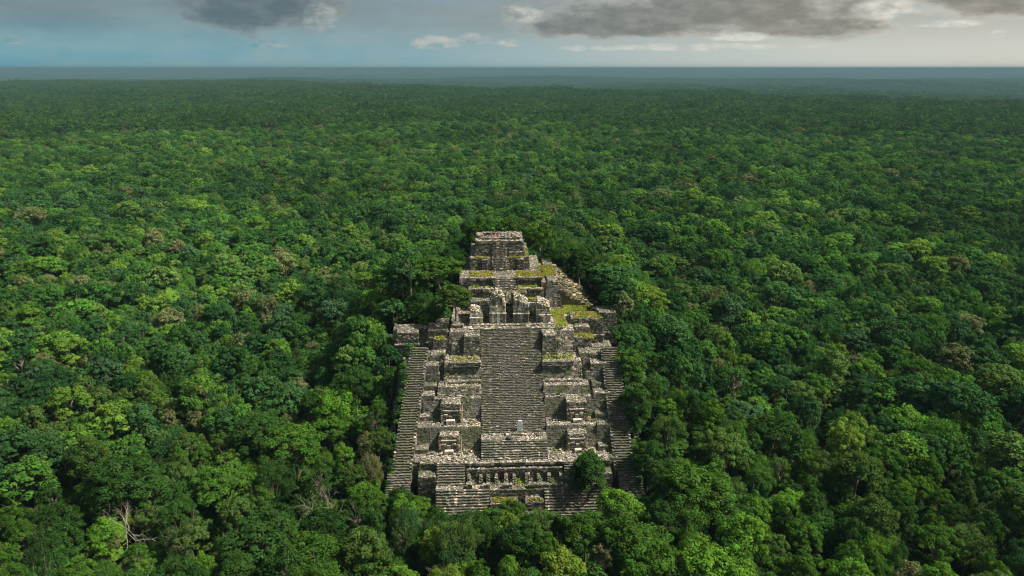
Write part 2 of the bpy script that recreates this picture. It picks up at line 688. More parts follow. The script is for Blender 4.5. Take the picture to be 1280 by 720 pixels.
def wall_block(name, par, u0, u1, v0, v1, z0, z1, bf=0.25, bs=0.12, tone=0.35, top=0.55, faces='FLR', sw=0.55, sh=0.34, topsize=0.55, zvis=None, ragged=0.5, prot=0.10, topd=0.8, moss=0.035):
    """a battered block of masonry: core, coursed stones on the faces, rubble on top"""
    s = Stones()
    s.prism(u0, u1, v0, v1, z0, z1, bf, bs)
    h = z1 - z0
    zb = z0 if zvis is None else zvis
    hv = z1 - zb
    k = zb - z0
    nf = np.array([0, -1, bf]) / math.hypot(1, bf)
    if 'F' in faces:
        s.face((u0 + bs * k, v0 + bf * k, zb), (1, 0, 0), (0, bf, 1), nf, (u1 - u0) - 2 * bs * k, (u1 - u0) - 2 * bs * h, hv, tone, sw, sh, shift=bs * hv, ragged=ragged, prot=prot, moss=moss)
    dv = v1 - v0
    if 'L' in faces:
        s.face((u0 + bs * k, v1, zb), (0, -1, 0), (bs, 0, 1), (-1, 0, bs), dv - bf * k, dv - bf * h, hv, tone, sw, sh, ragged=ragged, prot=prot, moss=moss)
    if 'R' in faces:
        s.face((u1 - bs * k, v0 + bf * k, zb), (0, 1, 0), (-bs, 0, 1), (1, 0, bs), dv - bf * k, dv - bf * h, hv, tone, sw, sh, shift=bf * hv, ragged=ragged, prot=prot, moss=moss)
    if top is not None:
        s.rubble(u0 + bs * h + 0.02, u1 - bs * h - 0.02, v0 + bf * h + 0.02, v1, z1, top, topsize, topd)
    return s.build(name, par)


def step_variants(width, run, rise, n, tone, sw=0.42, flat=0.4, moss=0.04, mean=(0.15, 0.137, 0.11)):
    out = []
    for i in range(n):
        s = Stones()
        s.box(-width / 2 + 0.02, width / 2 - 0.02, 0.05, run + 0.3, -rise, -0.04, (0.11, 0.105, 0.095))
        x = -width / 2
        while x < width / 2 - 0.05:
            w = min(sw * random.uniform(0.5, 1.7), width / 2 - x)
            if random.random() > 0.05:
                p = random.uniform(-0.10, 0.12)
                s.box(x + 0.01, x + w - 0.01, p, run + 0.05, -rise + 0.0, random.choice((0.02, 0.0, -0.03, -0.06, -0.11)) + random.uniform(-0.03, 0.03), palette((x * 3, i * 31.0, width), tone, flat, moss, mean), 0.03)
            x += w
        out.append(s.mesh('step'))
    return out


def staircase(par, name, uc, width, v0, z0, v1, z1, n, tone=0.45, skew=0.0, depth=3.0, cheek=None, var=6, z_floor=None, label=None, flat=0.4, moss=0.04, mean=(0.15, 0.137, 0.11)):
    """a flight from (v0,z0) up to (v1,z1): a solid core and n steps, each an object of its own"""
    rise, run = (z1 - z0) / n, (v1 - v0) / n
    org = ORIG[par.name]
    s = Stones()
    zf = (z0 - depth) if z_floor is None else z_floor
    hw = width / 2
    du = skew * (v1 - v0)
    c = np.array([[uc - hw, v0 + 0.35, zf], [uc + hw, v0 + 0.35, zf], [uc + hw + du, v1 + 0.35, zf], [uc - hw + du, v1 + 0.35, zf],
                  [uc - hw, v0 + 0.35, z0 - 0.06], [uc + hw, v0 + 0.35, z0 - 0.06], [uc + hw + du, v1 + 0.35, z1 - 0.06], [uc - hw + du, v1 + 0.35, z1 - 0.06]])
    s.box8(c, (0.11, 0.105, 0.095))
    if cheek:
        for sg in (-1, 1):
            k = 0
            vv = v0
            while vv < v1:
                f = (vv - v0) / (v1 - v0)
                uu = uc + sg * (hw + cheek / 2) + du * f
                zz = z0 + (z1 - z0) * f
                s.box(uu - cheek / 2, uu + cheek / 2, vv, vv + 0.62, zz - 1.5, zz + 0.32 + random.uniform(-0.1, 0.12), palette((uu, vv, zz), tone), 0.04)
                vv += 0.6
    core = Stones.build(s, name, par)
    if label:
        core['label'] = label
    vs = step_variants(width, run, rise, var, tone, 0.42, flat, moss, mean)
    for i in range(n):
        f = i / n
        me = vs[random.randrange(var)]
        o = bpy.data.objects.new('step', me)
        COL.objects.link(o)
        o.parent = core
        o.location = (uc + du * f - org[0], v0 + run * i - org[1], z0 + rise * (i + 1) - org[2])
        if random.random() < 0.5:
            o.scale.x = -1
    return core


# ------------------------------------------------------------------ ground
def build_ground():
    nr, na = 330, 900
    r = np.exp(np.linspace(math.log(4.0), math.log(70000.0), nr))
    t = np.linspace(-math.pi, math.pi, na, endpoint=False)
    # finer in the direction of the view
    t = t - 0.55 * np.sin(t)
    rr, tt = np.meshgrid(r, t, indexing='ij')
    x, y = rr * np.sin(tt), rr * np.cos(tt)
    z = terrain(x, y)
    far = smooth(rr, edge_distance(x, y) * 0.95, edge_distance(x, y) * 1.02)
    z = z + far * (14 + rng.uniform(-3.5, 3.5, z.shape))
    V = np.stack([x, y, z], -1).reshape(-1, 3)
    i, j = np.meshgrid(np.arange(nr - 1), np.arange(na), indexing='ij')
    a = i * na + j
    b = i * na + (j + 1) % na
    Fq = np.stack([a, a + na, b + na, b], -1).reshape(-1, 4)
    V = np.vstack([V, [[0, 0, float(terrain(0, 0))]]])
    me = np_mesh('ground', V, Fq[:, ::-1], M_GROUND, {'far_canopy': np.append(far.ravel(), 0)}, True)
    # close the small hole under the camera
    o = link('ground', me)
    tag(o, kind='structure')
    return o


build_ground()

# ------------------------------------------------------------------ the pyramid
PYR = thing('stepped_pyramid', 'huge grey stone stepped pyramid with long central staircase rising from the jungle', 'pyramid', 0, 0, 0)

# plaza at the foot of the stair
wall_block('plaza_terrace', PYR, -18.6, 18.6, -1.0, 6.0, 0.5, 9.5, 0.02, 0.03, 0.30, 0.97, zvis=5.0, topsize=0.40, topd=0.95)
wall_block('plaza_edge', PYR, -15.0, 15.0, -1.25, -0.55, 9.2, 9.72, 0, 0, 0.85, 0.9, sw=0.9, sh=0.5, topsize=0.7)

# tiers beside the main stair (z foot, z top, v foot, v top, half width)
TIERS = [(9.5, 13.5, 3.9, 0.42, 19.4, 0.22), (13.5, 17.3, 8.9, 0.42, 18.6, 0.25), (17.3, 19.0, 11.6, 0.45, 15.6, 0.38), (19.0, 22.6, 15.0, 0.44, 14.4, 0.40), (22.6, 27.0, 21.3, 0.42, 13.6, 0.30)]
for i, (za, zb, va, bf, hw, tone) in enumerate(TIERS):
    for sg in (-1, 1):
        a, b = (-hw, -6.4) if sg < 0 else (6.4, hw + (0.6 if i > 1 else 0))
        wall_block('terrace', PYR, a, b, va, va + 14, za - 1.2, zb, bf, 0.05, tone + 0.08 * random.uniform(-1, 1), 0.95, 'FL' if sg < 0 else 'FR', zvis=za - 0.1, topsize=0.42, topd=0.95, moss=(0.45, 0.3, 0.2, 0.08, 0.05)[i])
# pale projecting course under the grass ledges
for sg in (-1, 1):
    a, b = (-14.0, -6.5) if sg < 0 else (6.5, 14.6)
    wall_block('cornice', PYR, a, b, 14.3, 15.4, 18.6, 19.5, 0.1, 0.0, 0.8, 0.8, sw=0.6, sh=0.3)
    wall_block('cornice', PYR, a + (1.0 if sg < 0 else 0), b - (0 if sg < 0 else 1.4), 16.1, 17.4, 22.0, 22.95, 0.1, 0.0, 0.72, 0.7, sw=0.6, sh=0.3)

# mask panels projecting from the two lower tiers
for uc, za, va, lab in ((-12.9, 9.5, 3.1, 'lower left'), (-12.7, 13.5, 7.7, 'upper left'), (12.6, 9.5, 2.9, 'lower right'), (12.9, 13.5, 7.6, 'upper right')):
    hgt = 3.3 if za < 10 else 3.9
    p = wall_block('mask_panel', PYR, uc - 2.0, uc + 2.0, va, va + 3.6, za - 0.6, za + hgt, 0.18, 0.03, 0.42, 0.7, zvis=za - 0.05, sw=0.42, sh=0.28, prot=0.22)
    p['label'] = 'carved stone mask panel, %s of the four' % lab
    # relief: eye sockets, nose, ear bosses and brow, each a stone proud of the panel
    s = Stones()
    fy = lambda z: va + 0.18 * (z - za + 0.6) - 0.05
    for du, z, w, h, d, t in ((0, 1.0, 0.35, 1.1, 0.7, 0), (-0.95, 1.7, 0.4, 0.35, 0.45, 1), (0.95, 1.7, 0.4, 0.35, 0.45, 1), (0, 2.5, 1.5, 0.25, 0.5, 1),
                              (-1.75, 1.2, 0.22, 0.9, 0.4, 2), (1.75, 1.2, 0.22, 0.9, 0.4, 2), (-0.7, 0.45, 0.45, 0.25, 0.45, 1), (0.7, 0.45, 0.45, 0.25, 0.45, 1)):
        zz = za + z
        s.box(uc + du - w, uc + du + w, fy(zz) - d * 0.5, fy(zz) + 0.3, zz - h / 2, zz + h / 2, PAL[(6, 2, 3)[t]] * random.uniform(0.8, 1.1), 0.06)
    r = Stones.build(s, 'relief', PYR)
    r.parent = p

# recessed walls between tiers and side stairs
for sg in (-1, 1):
    for (a, b, va, za, zb, tn) in ((15.0, 18.0, 14.4, 17.0, 20.6, 0.2), (14.0, 17.6, 17.8, 20.0, 23.4, 0.24), (13.2, 17.2, 21.8, 23.0, 25.6, 0.30), (13.8, 17.0, 24.2, 25.0, 27.2, 0.3)):
        u0, u1 = (-b, -a) if sg < 0 else (a + 0.4, b + 0.8)
        wall_block('flank_wall', PYR, u0, u1, va, va + 9, za - 2.5, zb, 0.25, 0.05, tn, 0.6, zvis=za - 1)
# bodies under the side stairs and beyond
for sg in (-1, 1):
    for (a, b, va, zb) in ((18.0, 25.0, 4.5, 7.0), (17.0, 24.2, 12.0, 13.2), (15.0, 23.6, 18.5, 18.6), (14.0, 23.4, 23.0, 22.6)):
        u0, u1 = (-b, -a) if sg < 0 else (a, b)
        wall_block('flank_terrace', PYR, u0, u1, va, va + 12, zb - 7, zb, 0.25, 0.1, 0.28, 0.45, zvis=zb - 4.5, sw=0.6, sh=0.36)

# masonry filling the angle between the side stairs and the main body
for sg in (-1, 1):
    for k in range(8):
        va = -0.8 + 2.7 * k
        zt = 8.3 + 17 * (va + 1.5) / 21.5 + 0.6 - 1.2 * (k % 2)
        inner = (20.9 - 0.105 * (va + 1.5)) if sg < 0 else 20.2
        u0, u1 = (-inner, -inner + 3.6) if sg < 0 else (inner - 3.4, inner)
        wall_block('flank_wall', PYR, u0, u1, va, va + 4.5, zt - 5, zt, 0.2, 0.0, 0.22, 0.5, 'F', zvis=zt - 3.2, moss=0.25)
        wall_block('flank_buttress', PYR, *((-inner - 5.4, -inner - 3.6) if sg < 0 else (inner + 3.9, inner + 5.6)), va + 0.6, va + 4.5, zt - 6, zt - 1.6, 0.3, 0.15, 0.22, 0.4, zvis=zt - 4.5, moss=0.35, ragged=1.5)
wall_block('ruined_wall', PYR, -26.5, -10.5, 27.2, 31.0, 20.0, 26.2, 0.1, 0.05, 0.30, 0.4, zvis=22.0, ragged=2.0, moss=0.12)
wall_block('ruined_wall', PYR, -22.2, -17.0, 25.4, 28.0, 20.0, 24.9, 0.1, 0.05, 0.26, 0.4, zvis=22.0, ragged=2.0, moss=0.15)
# upper flank facades
for u0, u1, va, za, zb, tn in ((-25.4, -20.2, 24.5, 22.0, 26.4, 0.45), (-18.4, -13.6, 24.2, 22.5, 27.0, 0.42), (-13.4, -10.2, 25.4, 23.5, 27.6, 0.22), (13.6, 21.2, 27.0, 22.5, 28.2, 0.45), (20.0, 24.6, 29.0, 22.5, 28.8, 0.40)):
    wall_block('flank_facade', PYR, u0, u1, va, va + 5.5, za - 3, zb, 0.08, 0.04, tn, 0.35, zvis=za - 1.0, sw=0.5, sh=0.32, prot=0.2, ragged=1.2)
    wall_block('facade_band', PYR, u0 - 0.1, u1 + 0.1, va + 0.02, va + 1.3, za + 1.6, za + 2.0, 0.0, 0.0, 0.75, 0.7, sw=0.6, sh=0.4, prot=0.25)

# corner blocks flanking the head of the stair
wall_block('stair_flank', PYR, -10.4, -6.45, 19.6, 28.0, 20.0, 26.9, 0.22, 0.05, 0.30, 0.8, zvis=22.4)
wall_block('stair_flank', PYR, 6.45, 10.2, 19.4, 28.0, 20.0, 26.9, 0.24, 0.08, 0.26, 0.8, zvis=22.4)
wall_block('stair_flank', PYR, -13.2, -11.0, 20.6, 28.0, 20.0, 24.9, 0.25, 0.08, 0.6, 0.7, zvis=22.4)
wall_block('stair_flank', PYR, 9.6, 12.4, 20.8, 28.0, 20.0, 25.2, 0.35, 0.2, 0.75, 0.7, zvis=22.4)
# summit floor of the first stage, with its pale kerb
wall_block('upper_platform', PYR, -13.4, 14.4, 25.0, 52.0, 18.0, 27.0, 0.15, 0.02, 0.3, 0.75, zvis=24.5, topsize=0.55)
wall_block('platform_kerb', PYR, -10.6, 10.0, 24.75, 26.4, 26.7, 27.25, 0.0, 0.0, 0.9, 0.95, sw=1.0, sh=0.55, topsize=0.8)

# staircases
staircase(PYR, 'lower_flight', 0.0, 13.0, 0.0, 9.5, 3.17, 12.05, 8, 0.40, z_floor=9.0)
wall_block('landing', PYR, -6.5, 6.5, 3.3, 7.5, 9.2, 12.05, 0.0, 0.0, 0.5, 0.9, topsize=0.42, topd=0.95, faces='LR')
staircase(PYR, 'main_staircase', 0.0, 13.0, 5.33, 12.05, 24.9, 27.0, 64, 0.36, z_floor=8.0, var=14, flat=0.6, moss=0.08, mean=(0.125, 0.112, 0.088))
staircase(PYR, 'side_staircase', -21.9, 3.0, -1.5, 8.0, 20.0, 25.0, 50, 0.2, skew=0.105, z_floor=3.0, cheek=0.4, var=8, flat=0.65, moss=0.4, mean=(0.10, 0.095, 0.055), label='left side staircase')
staircase(PYR, 'side_staircase', 21.3, 3.2, -1.5, 7.6, 20.0, 24.4, 50, 0.15, skew=0.0, z_floor=3.0, cheek=0.4, var=8, flat=0.65, moss=0.45, mean=(0.075, 0.075, 0.045), label='right side staircase')
staircase(PYR, 'base_staircase', -22.6, 4.6, -6.5, 3.4, -1.6, 8.0, 14, 0.40, skew=0.1, z_floor=0.0, var=5)
staircase(PYR, 'base_staircase', 22.4, 4.6, -6.5, 3.0, -1.6, 7.6, 14, 0.34, skew=-0.05, z_floor=0.0, var=5)

# stairs and rooms below the plaza
for sg in (-1, 1):
    uc = -12.3 if sg < 0 else 12.1
    staircase(PYR, 'plaza_staircase', uc, 5.4, -4.1, 6.7, -1.1, 9.5, 8, 0.50, z_floor=2.0, var=4)
    ul = -10.0 if sg < 0 else 10.3
    wall_block('stair_landing', PYR, ul - 5.0, ul + 5.0, -5.4, -3.9, 3.0, 6.7, 0.05, 0.0, 0.5, 0.85, faces='FLR', topsize=0.4)
    staircase(PYR, 'entrance_staircase', ul, 10.0, -10.0, 2.3, -5.3, 6.7, 12, 0.48, z_floor=0.0, var=6)
wall_block('stair_landing', PYR, -18.5, -15.2, -3.6, -1.0, 2.5, 8.2, 0.05, 0.0, 0.4, 0.5)
wall_block('stair_landing', PYR, 15.2, 18.5, -3.6, -1.0, 2.5, 8.2, 0.05, 0.0, 0.4, 0.5)

ROOM = thing('roofless_rooms', 'row of small roofless stone rooms between the two lowest stairs', 'ruin', 0, -3, 5.6)
wall_block('floor', ROOM, -9.4, 9.2, -5.6, -1.1, 3.0, 6.5, 0.05, 0.0, 0.35, 0.5, topd=0.7, topsize=0.45)
wall_block('back_wall', ROOM, -9.3, 9.1, -1.75, -1.1, 5.7, 8.7, 0.0, 0.0, 0.42, 0.75, 'F', sw=0.45, moss=0.12)
for u, w, h in ((-9.2, 0.5, 2.4), (-6.9, 0.45, 2.2), (-5.5, 0.45, 2.3), (-3.9, 0.4, 2.4), (-2.1, 0.45, 2.5), (-0.5, 0.45, 2.2), (1.9, 0.7, 2.7), (4.2, 0.45, 2.0), (6.2, 0.45, 2.3), (8.5, 0.6, 2.5)):
    wall_block('partition', ROOM, u, u + w * 1.25, -4.2, -1.7, 6.0, 6.5 + h * 0.52, 0.9, 0.0, 0.32, 0.4, moss=0.2, sw=0.5, sh=0.35)
for u0, u1, h in ((-9.3, -8.2, 1.5), (-6.3, -4.9, 1.3), (-2.4, -0.7, 1.2), (2.4, 6.2, 1.15), (6.9, 9.0, 1.0)):
    wall_block('front_wall', ROOM, u0, u1, -5.2, -4.4, 6.0, 6.5 + h * 0.7, 0.05, 0.02, 0.5, 0.65, sw=0.45, sh=0.3)
red = Stones()
red.box(-2.95, -2.05, -1.98, -1.72, 6.6, 8.4, (0.095, 0.035, 0.032), 0.02)
rd = Stones.build(red, 'painted_panel', ROOM)
rd['label'] = 'dark red painted wall panel'

FORE = thing('low_altar_platform', 'low stone platform with yellow grass top left of the entrance slot', 'platform', -3.0, -8, 3.0)
wall_block('masonry', FORE, -4.9, 0.4, -8.2, -5.7, 2.0, 5.2, 0.08, 0.04, 0.40, 0.4, topd=0.3)
FORE2 = thing('low_altar_platform', 'low stone platform with yellow grass top right of the entrance slot', 'platform', 4.0, -8, 3.0)
wall_block('masonry', FORE2, 1.6, 5.2, -8.0, -5.7, 2.0, 5.3, 0.08, 0.04, 0.34, 0.4, topd=0.3)
wall_block('lower_step', FORE2, 1.4, 5.3, -9.4, -8.1, 1.5, 3.6, 0.05, 0.02, 0.35, 0.6)

loose = Stones()
for k in range(900):
    va, zz, hw = ((8.0, 13.5, 18), (3.0, 9.5, 18), (12.0, 17.3, 15), (16.5, 19.0, 14), (19.5, 22.6, 13), (0.6, 9.5, 18), (6.3, 12.05, 6.2))[k % 7]
    u = random.uniform(-hw, hw)
    if abs(u) < 6.8 and k % 7 != 6:
        continue
    v = va + random.gauss(0, 0.5) - (0.9 if k % 7 == 6 else 0)
    w = random.uniform(0.08, 0.32) ** 1.0
    loose.box(u - w, u + w, v - w * 0.8, v + w * 0.8, zz - 0.1, zz + w * random.uniform(0.6, 1.3), palette((u, v, zz), 0.5, 0.3), w * 0.35)
ls = loose.build('loose_stones', PYR)
ls['kind'] = 'stuff'

# ------------------------------------------------------------------ pillared temple on the first stage
TEM = thing('pillared_temple', 'ruined temple of four thick stone piers at the top of the long stair', 'temple', 0, 29, 27)
wall_block('plinth', TEM, -9.2, 9.3, 26.3, 34.5, 26.9, 27.5, 0.0, 0.0, 0.85, 0.75, topsize=0.6)


def pier(u0, u1, v0, v1, z0, z1, tone, crown, label):
    """thick pier with a moulded band and a weathered, vaulted or sloping crown"""
    s = Stones()
    wv = (u1 - u0)
    s.prism(u0, u1, v0, v1, z0, z1, 0.03, 0.02)
    s.face((u0, v0, z0), (1, 0, 0), (0, 0.03, 1), (0, -1, 0), wv, wv - 0.1, z1 - z0, tone, 0.45, 0.3, prot=0.14)
    s.face((u1, v0, z0), (0, 1, 0), (-0.02, 0, 1), (1, 0, 0), v1 - v0, v1 - v0, z1 - z0, tone, 0.45, 0.3, prot=0.14)
    s.face((u0, v1, z0), (0, -1, 0), (0.02, 0, 1), (-1, 0, 0), v1 - v0, v1 - v0, z1 - z0, tone, 0.45, 0.3, prot=0.14)
    s.rubble(u0, u1, v0, v1, z1, 0.7, 0.5, 0.6)
    s.C = [np.minimum(q * 1.75, 0.72) for q in s.C]      # pier colours, bands and crowns too, lightened to offset the shaded fronts
    p = s.build('pier', TEM)
    p['label'] = label
    b = Stones()
    zb = z0 + (z1 - z0) * 0.52
    x = u0 - 0.15
    while x < u1 + 0.1:
        w = random.uniform(0.35, 0.8)
        b.box(x, min(x + w - 0.02, u1 + 0.18), v0 - 0.3, v0 + 0.3, zb, zb + 0.3, palette((x, v0, zb), 0.85), 0.03)
        x += w
    for k in range(3):                                    # upright stones of the lower panel
        uu = u0 + wv * (0.1 + 0.36 * k)
        b.box(uu, uu + wv * 0.16, v0 - 0.2, v0 + 0.2, z0 + 0.1, zb - 0.05, palette((uu, v0, z0), 0.9), 0.04)
    b.C = [np.minimum(x_ * 1.5, 0.75) for x_ in b.C]
    q = Stones.build(b, 'band', TEM)
    q.parent = p
    if crown:
        kind, hc = crown
        c = Stones()
        n = 11
        nv = 13
        for i in range(nv):
            for j in range(n):
                fa = j / n
                fb = (j + 1) / n
                va = v0 + 0.1 + (v1 - v0 - 0.2) * i / nv
                vb = v0 + 0.1 + (v1 - v0 - 0.2) * (i + 1) / nv - 0.04
                if kind == 'vault':
                    h0 = math.sin(math.pi * (0.10 + 0.8 * (fa + fb) / 2)) * hc
                    h0 *= 0.35 + 0.65 * math.sin(math.pi * min(1.0, 0.22 + 0.62 * i / nv))
                else:
                    h0 = hc * (1 - 0.7 * ((fa + fb) / 2) ** 1.5) * (0.45 + 0.55 * math.sin(math.pi * min(1.0, 0.15 + 0.7 * i / nv)))
                h0 *= random.uniform(0.85, 1.08)
                c.box(u0 + 0.1 + (wv - 0.2) * fa, u0 + 0.1 + (wv - 0.2) * fb - 0.03, va, vb, z1 - 0.1, z1 + h0, palette((u0 + wv * fa, va, z1 + h0), 0.55), 0.05)
        c.C = [np.minimum(x_ * 1.4, 0.7) for x_ in c.C]
        cr = Stones.build(c, 'crown_stones', TEM)
        cr.parent = p
    return p


pier(-8.9, -6.2, 27.5, 32.0, 27.5, 29.8, 0.95, ('slope', 1.1), 'lowest pier, broken off short, at the left end')
pier(-4.5, -1.0, 27.6, 33.5, 27.5, 31.6, 0.95, ('vault', 3.0), 'tallest pier with rounded vault stub on top')
pier(0.8, 4.2, 27.6, 33.0, 27.5, 31.3, 0.95, ('slope', 2.2), 'pier with crown sloping down to the right')
pier(6.0, 9.1, 27.6, 32.6, 27.5, 30.6, 0.95, ('slope', 2.0), 'rightmost pier with broken stepped crown')
wall_block('side_wall', TEM, -8.8, -6.6, 32.0, 35.0, 27.2, 31.0, 0.1, 0.02, 0.3, 0.5)
wall_block('back_wall', TEM, -4.3, 4.2, 33.5, 35.0, 27.2, 32.6, 0.05, 0.02, 0.25, 0.55)
for u0, u1, za in ((-6.2, -4.5, 27.5), (-1.0, 0.8, 27.5), (4.2, 6.0, 27.5)):
    wall_block('threshold', TEM, u0, u1, 28.6, 33.0, 27.3, za + 0.35, 0, 0, 0.6, 0.6, 'F', topsize=0.5)
    wall_block('inner_wall', TEM, u0 - 0.1, u1 + 0.1, 30.2, 33.2, 27.4, 29.9 + 0.5 * random.random(), 0.12, 0.0, 0.55, 0.7, 'F', topsize=0.5)
wall_block('sloping_ridge', TEM, -1.2, 0.6, 30.5, 33.2, 31.2, 33.2, 0.5, 0.3, 0.6, 0.7)

# ------------------------------------------------------------------ upper stage and summit temple
UP = thing('upper_pyramid', 'upper grassy stage of the pyramid with small stair below the summit temple', 'pyramid', 0, 37, 27)
wall_block('terrace', UP, -9.8, 8.6, 37.0, 60, 26.0, 29.3, 0.2, 0.02, 0.5, 0.7, zvis=27, topsize=0.5)
wall_block('terrace', UP, -9.6, 8.5, 39.8, 60, 28.5, 31.4, 0.2, 0.02, 0.45, 0.7, zvis=29.2, topsize=0.5)
wall_block('terrace', UP, -11.8, 8.4, 42.7, 64, 30.5, 33.3, 0.2, 0.02, 0.36, 0.7, zvis=31.3, topsize=0.5)
wall_block('terrace_edge', UP, -9.6, -3.6, 42.5, 43.6, 32.9, 33.5, 0.05, 0, 0.8, 0.8)
wall_block('terrace_edge', UP, 2.4, 8.4, 42.5, 43.6, 32.9, 33.5, 0.05, 0, 0.8, 0.8)
wall_block('terrace_edge', UP, 2.4, 8.3, 39.7, 40.6, 31.0, 31.6, 0.05, 0, 0.8, 0.8)
wall_block('terrace_edge', UP, -9.4, -3.6, 39.7, 40.6, 31.0, 31.6, 0.05, 0, 0.75, 0.8)
staircase(UP, 'upper_staircase', -0.9, 4.6, 35.2, 27.1, 42.6, 33.3, 20, 0.36, z_floor=26.5, cheek=0.4, var=5)
# broken corner bastion on the right, with its rubble slope
wall_block('bastion', UP, 8.4, 13.0, 38.6, 60, 25.5, 33.2, 0.30, 0.14, 0.24, 0.6, zvis=27.0)
sl = Stones()
for k in range(1500):
    f = random.random()
    v = random.uniform(40, 56)
    u = 12.0 + 7.5 * f + random.uniform(-0.6, 0.6) + max(0, (46 - v)) * 0.12
    z = 33.0 - 6.3 * f ** 0.85 + random.uniform(-0.15, 0.1) - max(0, (44 - v)) * 0.5 * (1 - f)
    w = 0.12 + 0.6 * random.random() ** 2.2
    sl.box(u - w, u + w, v - w * 0.7, v + w * 0.7, z - 0.5, z + random.uniform(0.0, 0.25), palette((u, v, z), 0.45, 0.35, 0.12) * np.array([1.05, 0.97, 0.82]), 0.12)
sl.box8(np.array([[8, 40, 25.5], [19.5, 40, 25.5], [19.5, 58, 25.5], [8, 58, 25.5], [8, 41, 32.8], [12, 41, 32.6], [12, 58, 32.6], [8, 58, 32.8]], float), (0.20, 0.16, 0.10))
rub = sl.build('rubble_slope', UP)
rub['kind'] = 'stuff'
SLOPE_GRASS = [(12.0 + 7.5 * f, 12.0 + 7.5 * f + 1.6, a, a + 2.2, 33.0 - 6.3 * (f + 0.1) ** 0.85 + 0.15) for f, a in ((0.02, 44), (0.05, 49), (0.2, 46), (0.25, 51), (0.4, 43), (0.45, 48), (0.6, 45), (0.65, 52), (0.8, 42.5), (0.8, 47), (0.15, 54))]

SUM = thing('summit_temple', 'two tier stone temple with pale parapet on the very top of the pyramid', 'temple', -1.3, 50, 33.3)
wall_block('lower_tier', SUM, -9.4, 5.7, 50.0, 66, 32.5, 36.3, 0.16, 0.05, 0.40, 0.75, zvis=33.2, prot=0.22, ragged=1.6)
wall_block('recess_block', SUM, -6.3, -5.0, 49.6, 52, 33.0, 36.0, 0.05, 0.0, 0.18, 0.5)
wall_block('recess_block', SUM, 2.6, 4.2, 49.6, 52, 33.0, 36.1, 0.05, 0.0, 0.2, 0.5)
wall_block('upper_tier', SUM, -8.3, 4.6, 52.0, 64, 35.5, 39.9, 0.18, 0.10, 0.36, 0.8, zvis=36.2, prot=0.22, ragged=1.6)
wall_block('tier_band', SUM, 0.6, 4.4, 51.75, 52.6, 36.2, 37.5, 0.1, 0.05, 0.4, 0.7)
wall_block('parapet', SUM, -7.6, 3.7, 52.55, 53.4, 39.6, 40.25, 0, 0, 0.97, 0.97, sw=1.1, sh=0.6, topsize=0.9, topd=1.0, ragged=0.1)
wall_block('parapet', SUM, -6.6, 3.4, 55.2, 56.0, 39.6, 40.5, 0, 0, 0.9, 0.95, sw=1.0, sh=0.5, ragged=0.2)
wall_block('parapet', SUM, -7.2, -6.0, 56.5, 60, 39.6, 40.7, 0, 0, 0.75, 0.85)
wall_block('rear_wall', SUM, -6.0, -1.4, 58.6, 59.4, 39.7, 41.0, 0, 0, 0.75, 0.85)
staircase(SUM, 'summit_staircase', -1.9, 3.0, 48.7, 33.3, 52.7, 39.9, 18, 0.42, z_floor=33.0, cheek=0.35, var=4)


# ------------------------------------------------------------------ grass on the ledges
def grass_patch(pts, name, label, hue, blade=0.22, dens=55):
    """pts: list of (u0,u1,v0,v1,z): tufted grass growing on ledges"""
    V, C = [], []
    for (u0, u1, v0, v1, z) in pts:
        n = int((u1 - u0) * (v1 - v0) * dens)
        u = rng.uniform(u0, u1, n)
        v = rng.uniform(v0, v1, n)
        # ragged outline
        keep = np.array([mnoise.noise(Vector((a * 0.55, b * 0.8, z))) + 0.6 * mnoise.noise(Vector((a * 1.7, b * 1.7, z + 9))) for a, b in zip(u, v)]) + np.minimum(np.minimum(u - u0, u1 - u), np.minimum(v - v0, v1 - v)) * 0.55 > 0.10
        u, v = u[keep], v[keep]
        n = len(u)
        a = rng.uniform(0, 6.28, n)
        w = rng.uniform(0.08, 0.16, n)
        h = blade * rng.uniform(0.4, 1.3, n)
        lx, ly = rng.normal(0, 0.1, n), rng.normal(0, 0.1, n)
        base = np.stack([u, v, np.full(n, z)], -1)
        d = np.stack([np.cos(a) * w, np.sin(a) * w, np.zeros(n)], -1)
        top = base + np.stack([lx, ly, h + 0.05], -1)
        V.append(np.stack([base - d - [0, 0, 0.05], base + d - [0, 0, 0.05], top + d * 0.5, top - d * 0.5], 1))
        dry = np.array([mnoise.noise(Vector((a * 0.7, b * 0.7, z + 4))) for a, b in zip(u, v)])[:, None] * 1.6 + rng.normal(0, 0.25, (n, 1)) + 0.25
        dry = np.clip(dry, 0, 1)
        c = np.array(hue)[None] * np.array([[0.72, 0.86, 0.8]]) * (1 - dry) + np.array([[0.36, 0.30, 0.13]]) * dry
        c = c * rng.uniform(0.8, 1.6, (n, 1))
        C.append(np.repeat(c[:, None], 4, 1))
    V = np.concatenate(V).reshape(-1, 3)
    C = np.concatenate(C).reshape(-1, 3)
    Fq = np.arange(len(V)).reshape(-1, 4)
    o = to_world(0, 0, 0)
    me = np_mesh(name, V, Fq, M_GRASS, {'crown_colour': C, 'leaf_tint': np.ones_like(C)})
    g = link(name, me, None, o)
    g.rotation_euler = (0, 0, YAW)
    tag(g, label, 'grass', None, 'stuff')
    return g


